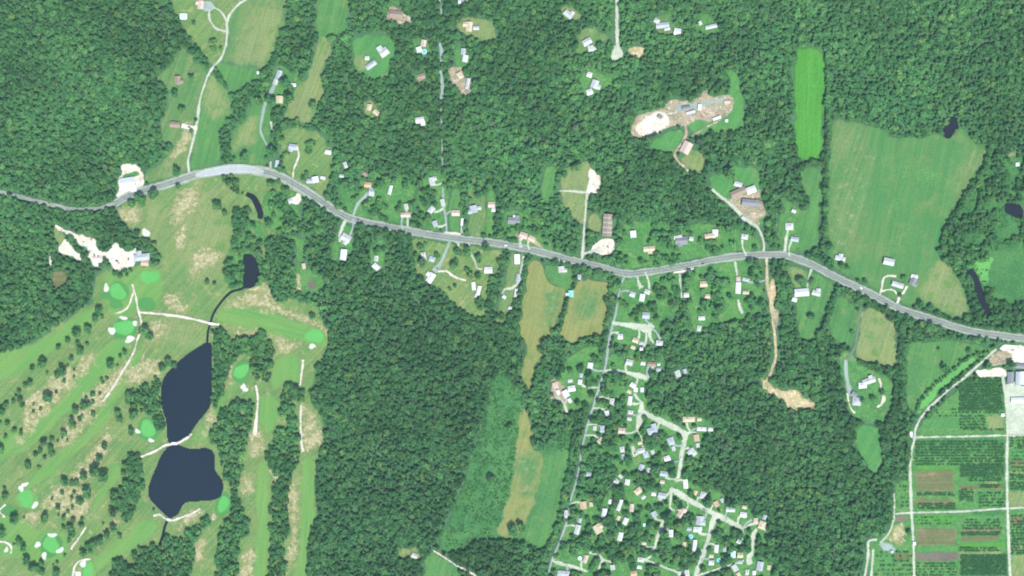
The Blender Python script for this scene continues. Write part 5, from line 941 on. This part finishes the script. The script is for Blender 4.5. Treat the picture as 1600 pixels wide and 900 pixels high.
# planted belts, hedgerows and groves inside the open land
BELTS = [
 [(345,152),(362,145),(372,145),(385,130),(398,126),(412,122),(424,140),(410,150),(398,152),(391,166),(384,188),(366,201),(361,226),(361,250),(346,255),(344,226),(340,205),(347,196),(360,186),(364,162),(358,148)],
 [(344,273),(362,271),(372,278),(378,290),(381,302),(386,306),(375,309),(362,299),(348,286)], [(362,325),(393,322),(396,335),(385,340),(378,345),(376,362),(362,362)],
 [(425,303),(450,301),(453,320),(437,336),(425,331)], [(437,326),(455,322),(465,335),(470,352),(455,362),(436,352)],
 [(424,190),(436,186),(446,192),(446,215),(440,226),(430,230),(422,215)], [(430,190),(460,185),(474,188),(474,200),(440,198)],
 [(440,238),(452,232),(458,240),(445,255),(438,262),(434,250)], [(478,225),(492,215),(498,230),(488,240),(480,250),(474,242)], [(468,275),(478,268),(486,276),(474,284)],
 [(165,360),(208,358),(212,372),(246,376),(248,392),(224,392),(206,384),(200,394),(190,386),(182,380),(175,383),(171,394),(165,393),(155,388),(156,376)],
 [(238,400),(250,398),(256,410),(250,418),(240,414)], [(177,421),(212,420),(215,432),(195,436),(180,430)],
 [(328,515),(345,510),(358,514),(362,530),(360,545),(340,545),(330,535)],
 [(365,528),(400,527),(405,514),(417,512),(420,530),(433,546),(427,575),(424,606),(415,606),(410,595),(400,597),(393,594),(391,560),(387,550),(376,557),(363,576),(358,590),(353,600),(352,617),(340,636),(330,638),(331,600),(332,560),(331,540)],
 [(360,626),(382,623),(402,628),(402,642),(399,660),(390,680),(388,700),(381,716),(384,728),(377,745),(377,780),(393,815),(390,836),(378,846),(375,872),(373,900),(335,900),(335,872),(342,852),(338,840),(345,822),(356,815),(361,790),(359,766),(352,752),(346,735),(342,700),(325,690),(322,676),(340,656),(343,640)],
 [(440,600),(455,597),(468,604),(478,611),(479,625),(474,632),(456,622),(463,640),(465,665),(469,690),(472,716),(468,726),(460,736),(455,760),(450,790),(454,810),(452,840),(449,852),(447,866),(450,885),(446,900),(415,900),(418,880),(421,860),(422,830),(421,800),(419,780),(425,757),(432,750),(430,738),(418,728),(414,715),(415,700),(430,690),(426,680),(436,665),(445,665),(450,655),(436,650),(437,630)],
 [(198,608),(214,606),(222,598),(233,600),(236,590),(245,585),(252,592),(256,606),(254,626),(258,646),(262,660),(262,672),(246,676),(240,656),(225,645),(205,640),(198,630)],
 [(196,706),(222,706),(225,740),(228,760),(220,785),(212,800),(209,816),(190,818),(188,800),(176,800),(176,770),(188,760),(196,740)],
 [(160,900),(175,872),(200,872),(210,888),(206,870),(210,855),(225,850),(240,848),(258,835),(270,840),(285,838),(295,827),(310,816),(324,800),(330,812),(320,838),(305,846),(308,870),(300,890),(298,900)], [(235,790),(246,788),(252,802),(240,802)],
 [(448,466),(425,448),(418,430),(402,425),(405,410),(420,405),(440,402),(455,410),(462,425),(464,460)], [(464,459),(504,460),(500,477),(476,475)],
 [(1090,218),(1100,205),(1130,205),(1140,208),(1165,200),(1168,260),(1140,262),(1130,272),(1104,275),(1100,250),(1095,238)], [(1130,266),(1145,262),(1155,270),(1152,285),(1140,286),(1132,278)],
 [(1235,256),(1250,252),(1284,250),(1284,258),(1262,259),(1250,268),(1256,290),(1270,318),(1264,330),(1250,326),(1238,300)],
 [(1286,80),(1300,80),(1300,190),(1298,230),(1288,250)], [(1284,262),(1293,262),(1292,385),(1284,380)],
 [(1300,450),(1312,458),(1308,472),(1300,495),(1290,524),(1278,530),(1284,495),(1298,470)], [(1335,462),(1362,470),(1390,486),(1408,500),(1402,512),(1385,496),(1366,484),(1338,474)],
 [(1402,480),(1440,490),(1470,504),(1488,512),(1486,530),(1440,535),(1415,532),(1418,640),(1404,640),(1402,575),(1405,510)], [(1430,478),(1460,482),(1505,500),(1550,508),(1590,518),(1560,518),(1500,508),(1450,492)],
 [(1340,562),(1362,568),(1402,578),(1404,600),(1388,590),(1362,578)], [(1395,590),(1414,590),(1416,645),(1420,690),(1422,732),(1404,740),(1378,730),(1376,690),(1374,664),(1390,655)],
 [(1430,632),(1450,608),(1480,580),(1515,556),(1545,548),(1548,552),(1520,560),(1490,577),(1462,600),(1442,622),(1430,645)], [(1438,648),(1450,632),(1480,607),(1510,583),(1534,560),(1540,563),(1516,580),(1484,606),(1456,634),(1440,652)],
 [(1512,405),(1500,432),(1508,425),(1520,440),(1540,500),(1560,515),(1540,512),(1516,500),(1508,470),(1500,440),(1490,415),(1496,400)], [(1555,482),(1600,478),(1600,522),(1560,516),(1550,500)],
 [(645,438),(700,468),(715,478),(745,505),(760,515),(764,470),(768,442),(782,430),(791,398),(787,392),(782,393),(778,425),(764,438),(760,470),(756,495),(740,496),(720,478)],
 [(782,520),(790,505),(800,475),(812,445),(820,410),(828,410),(818,455),(814,490),(811,510),(814,530),(826,545),(815,570),(790,585)],
 [(886,458),(896,452),(886,490),(876,520),(866,545),(850,560),(846,555),(842,544),(866,518),(874,496)], [(945,440),(962,445),(955,500),(945,530),(935,540),(900,545),(905,530),(940,522),(946,500)], [(835,392),(880,402),(930,416),(960,425),(955,440),(920,432),(895,420),(850,410)],
 [(815,610),(830,612),(845,640),(870,650),(900,645),(893,664),(870,690),(850,704),(838,690),(828,655)], [(895,665),(908,665),(898,720),(888,752),(880,790),(870,826),(858,860),(852,858),(866,826),(878,790),(884,750),(893,718)],
 [(690,862),(720,858),(750,840),(780,838),(820,848),(858,860),(860,872),(852,900),(745,900),(712,880)], [(862,312),(885,318),(900,345),(895,372),(868,380),(840,360),(845,320)], [(868,262),(876,266),(874,300),(880,318),(864,312)],
 [(1392,735),(1420,728),(1418,748),(1400,755)], [(1415,812),(1424,830),(1425,845),(1414,840)],
]
for P in BELTS: raster(CLEAR, chaikin(extend(P), 2), 0.0, False)
for x, y, r in LONE + PARKT + EDGET: raster(CLEAR, ellipse(x, y, r, r, 0, 10, 0), 0.0, True)

def hexpts(sp, jit, x0=-MG+5, x1=1600+MG-5, y0=-MG+5, y1=900+MG-5):
    ys = np.arange(y0, y1, sp * .87); xs = np.arange(x0, x1, sp)
    X, Y = np.meshgrid(xs, ys); X = X + (np.arange(len(ys)) % 2)[:, None] * sp / 2
    X = X + RNG.uniform(-jit, jit, X.shape) * sp; Y = Y + RNG.uniform(-jit, jit, Y.shape) * sp
    return X.ravel(), Y.ravel()
X, Y = hexpts(5.05, .47)
big = vnoise(X / 45 + 9, Y / 45 + 3)
rad = np.clip(RNG.normal(3.3, .8, X.shape) + (big - .5) * 1.6, 1.9, 5.2)
emergent = RNG.random(X.shape) < .10
rad = np.where(emergent, RNG.uniform(4.6, 7.0, X.shape), rad)
ok = ~at(HARD, X, Y)
for dx, dy in ((0, 0), (2.4, 0), (-2.4, 0), (0, 2.4), (0, -2.4)): ok &= ~at(CLEAR, X + dx, Y + dy)
for dx, dy in ((1.2, 0), (-1.2, 0), (0, 1.2), (0, -1.2)): ok &= ~at(HARD, X + dx, Y + dy)
ok &= RNG.random(X.shape) > .04 + .20 * (vnoise(X / 14, Y / 14) > .80)
TX, TY, TR = X[ok], Y[ok], rad[ok]
# garden trees
GX, GY, GR = [], [], []
for P, dens, sp, rm in YARDS:
    P = np.array(P); x0, y0 = P.min(0); x1, y1 = P.max(0)
    X, Y = hexpts(sp, .40, x0, x1, y0, y1)
    rr = np.clip(RNG.normal(rm, 1.2, X.shape), 2.0, 7.6)
    ok = (signed_dist(X, Y, P) > 0) & ~at(HARD, X, Y) & (vnoise(X / 17 + 31, Y / 17 + 7) * .75 + RNG.random(X.shape) * .25 < .16 + dens * .72)
    for dx, dy in ((1, 0), (-1, 0), (0, 1), (0, -1)): ok &= ~at(HARD, X + dx * rr * .30, Y + dy * rr * .30)
    GX += list(X[ok]); GY += list(Y[ok]); GR += list(rr[ok])
GX, GY, GR = map(np.array, (GX, GY, GR))
infr = (GX > 10) & (GX < 1590) & (GY > 10) & (GY < 890) & ((GX > 1480) == False)
N_LONE = len(LONE) + len(PARKT) + len(EDGET)
order = np.argsort(-GR * infr); pick = order[:max(0, 300 - N_LONE)]
rest = np.setdiff1d(np.arange(len(GX)), pick)
TX = np.r_[TX, GX[rest]]; TY = np.r_[TY, GY[rest]]; TR = np.r_[TR, GR[rest]]

HEDGES = [([(1430,640),(1448,614),(1480,584),(1515,558),(1545,549)], 2.6), ([(1440,650),(1456,630),(1484,602),(1514,577),(1538,557)], 2.8), ([(1304,460),(1300,480),(1290,505),(1280,530)], 3.8), ([(1408,502),(1408,540),(1410,590),(1412,640)], 4.2), ([(1338,563),(1362,570),(1400,580)], 3.4), ([(1292,84),(1293,140),(1292,200),(1291,250)], 4.2), ([(1290,255),(1289,300),(1289,345),(1288,380)], 3.6), ([(1262,254),(1284,255)], 4), ([(888,462),(882,490),(874,518),(862,540)], 3.4), ([(790,402),(783,430),(766,446),(763,480),(761,508)], 4), ([(822,404),(818,440),(806,470),(794,500),(784,520)], 3.6), ([(956,448),(952,480),(944,515)], 3.6), ([(1335,466),(1362,474),(1390,490),(1404,502)], 3.8), ([(1415,532),(1440,531),(1480,526)], 3.4), ([(1440,484),(1480,496),(1520,508),(1560,514)], 2.6), ([(898,670),(890,730),(880,780),(868,830),(858,858)], 4.6), ([(335,108),(345,122),(356,140)], 3), ([(640,372),(642,400),(646,436)], 4.5), ([(862,398),(890,410),(930,421),(956,430)], 3.0), ([(545,345),(575,357),(610,363),(638,369)], 4.5), ([(1425,655),(1420,690),(1416,730)], 4.2), ([(1548,228),(1544,246),(1534,266),(1519,286),(1508,304),(1494,328),(1480,350),(1472,374),(1468,396)], 3.6), ([(1050,422),(1090,416),(1130,408)], 3.6)]
hx, hy, hr = [], [], []
for P, r in HEDGES:
    d = 0
    for p in catmull(P, 1.0):
        d += 1
        if d >= r * 1.25 and RNG.random() < .93 and not at(HARD, *p):
            hx.append(p[0] + RNG.normal(0, .8)); hy.append(p[1] + RNG.normal(0, .8)); hr.append(r * RNG.uniform(.7, 1.35)); d = 0
TX = np.r_[TX, hx]; TY = np.r_[TY, hy]; TR = np.r_[TR, hr]
TREES = []
def tree(x, y, r, zone):
    X, Y = W((x, y)); k = random.randrange(NV); hs = r * random.uniform(.85, 1.15)
    root = empty('tree' if r >= 2.7 else 'bush', (X, Y, 0), random.random() * 6.28, (r, r, hs))
    link('trunk', TRUNK[k], root); link('crown', CROWN[k], root)
    TREES.append((root, x, y, r, zone))
for x, y, r in LONE:
    tree(x, y, r * 1.15, 'on the rough above the long fairway' if y < 600 and x < 150 else 'on the strip between the western fairways' if y < 720 and x < 95 else 'on the straw strip beside the long fairway' if y < 700 and x < 172 else 'by the upper pond and middle path' if y < 700 else 'in the southern straw rough' if x > 78 and y < 850 else 'among the south-western greens')
for x, y, r in PARKT: tree(x, y, r * 1.1, 'in the meadow below the road' if y > 300 else 'in the north-western valley')
for x, y, r in EDGET: tree(x, y, r, 'along the broad pasture edge' if x > 1280 and y < 420 else 'by the eastern paddocks' if x > 1200 else 'in the central fields' if 760 < x < 860 and y > 600 else 'in the gardens by the middle road')
for i in pick: tree(GX[i], GY[i], GR[i], region(GX[i], GY[i]))
rows = {}
for t in TREES: rows.setdefault((t[4], 'large' if t[3] >= 6 else 'medium-sized' if t[3] >= 4 else 'small' if t[3] >= 2.7 else 'tiny'), []).append(t)
for (zone, sz), L in rows.items():
    L.sort(key=lambda t: t[2])
    for i, t in enumerate(L):
        kind = 'bush' if sz == 'tiny' else 'tree'
        lab = '%s green %s %s' % (sz, kind, zone)
        if len(L) > 1: lab += ', %s such from the north' % nth(i + 1)
        tag(t[0], lab, kind, 'trees standing apart from the woods' if kind == 'tree' else 'lone bushes')

# ---- masses of foliage: one object each, points that carry instances
def scatter(name, label, X, Y, R_, protos, hmin, hmax, tint=None):
    n = len(X); me = bpy.data.meshes.new(name)
    V = np.stack([np.asarray(X) - 800, 450 - np.asarray(Y), np.zeros(n)], 1).astype(np.float32)
    me.vertices.add(n); me.vertices.foreach_set('co', V.ravel())
    def A(nm, ty, v, key='value'):
        a = me.attributes.new(nm, ty, 'POINT'); a.data.foreach_set(key, np.asarray(v).ravel())
    A('pick', 'INT', RNG.integers(0, len(protos), n).astype(np.int32))
    sc = np.stack([R_, R_, (R_ * .55 + np.mean(R_) * .45) * RNG.uniform(hmin, hmax, n)], 1).astype(np.float32); A('size', 'FLOAT_VECTOR', sc, 'vector')
    ro = np.stack([RNG.normal(0, .05, n), RNG.normal(0, .05, n), RNG.uniform(0, 6.28, n)], 1).astype(np.float32); A('turn', 'FLOAT_VECTOR', ro, 'vector')
    A('tint', 'FLOAT', (np.zeros(n) if tint is None else tint).astype(np.float32))
    g = bpy.data.node_groups.new(name, 'GeometryNodeTree')
    g.interface.new_socket('Geometry', in_out='INPUT', socket_type='NodeSocketGeometry'); g.interface.new_socket('Geometry', in_out='OUTPUT', socket_type='NodeSocketGeometry')
    gi = g.nodes.new('NodeGroupInput'); go = g.nodes.new('NodeGroupOutput'); jn = g.nodes.new('GeometryNodeJoinGeometry'); ip = g.nodes.new('GeometryNodeInstanceOnPoints')
    for p in protos:
        oi = g.nodes.new('GeometryNodeObjectInfo'); oi.inputs['Object'].default_value = p
        gt = g.nodes.new('GeometryNodeGeometryToInstance'); g.links.new(oi.outputs['Geometry'], gt.inputs[0]); g.links.new(gt.outputs[0], jn.inputs[0])
    def NA(nm, ty):
        a = g.nodes.new('GeometryNodeInputNamedAttribute'); a.data_type = ty; a.inputs['Name'].default_value = nm; return a.outputs['Attribute']
    g.links.new(gi.outputs[0], ip.inputs['Points']); g.links.new(jn.outputs[0], ip.inputs['Instance']); ip.inputs['Pick Instance'].default_value = True
    g.links.new(NA('pick', 'INT'), ip.inputs['Instance Index']); g.links.new(NA('size', 'FLOAT_VECTOR'), ip.inputs['Scale'])
    er = g.nodes.new('FunctionNodeEulerToRotation'); g.links.new(NA('turn', 'FLOAT_VECTOR'), er.inputs[0]); g.links.new(er.outputs[0], ip.inputs['Rotation'])
    g.links.new(ip.outputs[0], go.inputs[0])
    o = bpy.data.objects.new(name, me); COL.objects.link(o); md = o.modifiers.new('scatter', 'NODES'); md.node_group = g
    return tag(o, label, kind='stuff')
def proto(c, t=None):
    bm = bmesh.new(); bm.from_mesh(c); nc = len(bm.faces)
    if t is not None: bm.from_mesh(t)
    bm.faces.ensure_lookup_table()
    for f in bm.faces[nc:]: f.material_index = 1
    me = bpy.data.meshes.new('tree_form'); bm.to_mesh(me); bm.free(); me.materials.append(c.materials[0]); me.materials.append(M['bark'])
    return bpy.data.objects.new('tree_form', me)
TP = [proto(CROWN[i], TRUNK[i]) for i in range(NV)]
tint = (vnoise(TX / 60 + 5, TY / 60 + 77) - .5) * .42 + (vnoise(TX / 140 + 15, TY / 140 + 7) - .5) * .30 + RNG.normal(0, .09, len(TX))
cloud_shade = np.exp(-(((TX - 730) / 60) ** 2 + ((TY - 868) / 42) ** 2)); tint = tint - .38 * cloud_shade   # cloud shadow on the southern wood, put into the leaf colour
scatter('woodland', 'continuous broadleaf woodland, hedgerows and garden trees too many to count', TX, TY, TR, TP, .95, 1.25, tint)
BP = [proto(b) for b in BUSH]
# low scrub on weedy ground and ragged field edges
X, Y = hexpts(4.0, .45)
sm = np.zeros(X.shape, bool)
for P, th in (([(768,592),(800,600),(820,628),(806,700),(804,735),(790,790),(776,836),(745,850),(690,858),(720,770),(755,662)], .35), ([(1546,252),(1600,228),(1650,300),(1650,380),(1545,392),(1512,412),(1478,402),(1496,335)], .5), ([(1480,400),(1545,392),(1560,480),(1600,478),(1650,520),(1560,515),(1517,480)], .62), ([(864,690),(895,665),(893,700),(860,712)], .45), ([(1190,500),(1208,500),(1206,580),(1190,640),(1175,640),(1180,590)], .45)):
    sm |= (signed_dist(X, Y, P) > 0) & (vnoise(X / 9, Y / 9) > th)
sm &= ~at(HARD, X, Y)
scatter('scrub', 'low weedy scrub scattered over the rough fields and marsh', X[sm], Y[sm], RNG.uniform(1.2, 2.9, sm.sum()), BP, .6, 1.0)
# nursery rows: (x0, x1, y0, y1, row spacing, cover, radius)
NX_, NY_, NR_ = [], [], []
for x0, x1, y0, y1, sp, cov, r in ((1500,1566,592,640,4.2,.9,2.7),(1498,1560,640,648,4,.9,2),(1500,1540,650,672,4.5,.7,2),(1430,1494,640,652,5,.3,1.8),(1496,1568,671,675,4,.6,2.2),(1430,1500,690,728,4.4,.75,2.2),(1500,1568,690,728,4.4,.7,2.3),(1500,1568,728,745,3.8,.95,2.4),(1515,1566,747,754,3.6,.9,2.2),(1532,1562,758,763,3,.95,2.2),(1434,1490,770,774,3,.8,2),(1434,1492,787,796,3.6,.8,2.2),(1500,1520,765,785,4,.7,2.2),(1530,1568,770,792,5,.5,2.2),(1500,1568,797,802,4,.0,2),(1505,1566,812,830,4.6,.6,2.2),(1502,1562,832,838,3,.95,2.2),(1500,1560,856,862,4,.5,2.2),(1502,1572,868,900,3.2,.97,2.5),(1432,1496,880,900,4.6,.6,1.9),(1432,1490,808,822,5,.3,1.6),(1579,1640,684,700,4.2,.7,2.4),(1578,1640,742,752,3.6,.8,2.2),(1579,1640,754,765,3.4,.9,2.2),(1580,1640,806,866,4.5,.65,2.4),(1580,1640,700,740,6,.4,2),(1400,1422,745,752,4,.8,2.2),(1400,1420,760,796,6,.25,2),(1367,1425,862,900,7,.35,2.4)):
    for yy in np.arange(y0, y1, sp):
        for xx in np.arange(x0, x1, r * .75):
            if RNG.random() < cov * (.6 + .8 * vnoise(xx / 12 + yy, yy / 9)) and not at(HARD, xx, yy):
                NX_.append(xx + RNG.uniform(-.5, .5)); NY_.append(yy + RNG.uniform(-.5, .5)); NR_.append(r * RNG.uniform(.7, 1.2))
NPR = []
for b in BUSH:
    c = b.copy(); c.materials.clear(); c.materials.append(M['nurseryleaf']); NPR.append(proto(c))
scatter('nursery_shrubs', 'rows of nursery shrubs and saplings in long dark lines', np.array(NX_), np.array(NY_), np.array(NR_), NPR, .7, 1.0)

# ================================================================== HAZE
bm = bmesh.new(); bmesh.ops.create_cube(bm, size=1.0)
me = bpy.data.meshes.new('haze'); bm.to_mesh(me); bm.free()
hz = bpy.data.objects.new('haze', me); COL.objects.link(hz); hz.scale = (10400, 10400, CAM_H + 21); hz.location = (0, 0, (CAM_H + 21) / 2 - 1.0)
hm = bpy.data.materials.new('haze'); hm.use_nodes = True; nt = hm.node_tree; nt.nodes.clear()
out = nt.nodes.new('ShaderNodeOutputMaterial'); pv = nt.nodes.new('ShaderNodeVolumePrincipled')
pv.inputs['Color'].default_value = (.55, .78, 1.0, 1); pv.inputs['Density'].default_value = HAZE_D; pv.inputs['Anisotropy'].default_value = 0.0
nt.links.new(pv.outputs[0], out.inputs['Volume']); me.materials.append(hm)
tag(hz, 'thin pale blue summer haze between camera and ground', kind='stuff')
print('TREES', len(TX), 'things', len(TREES), len(BLD), 'z', Z[0])
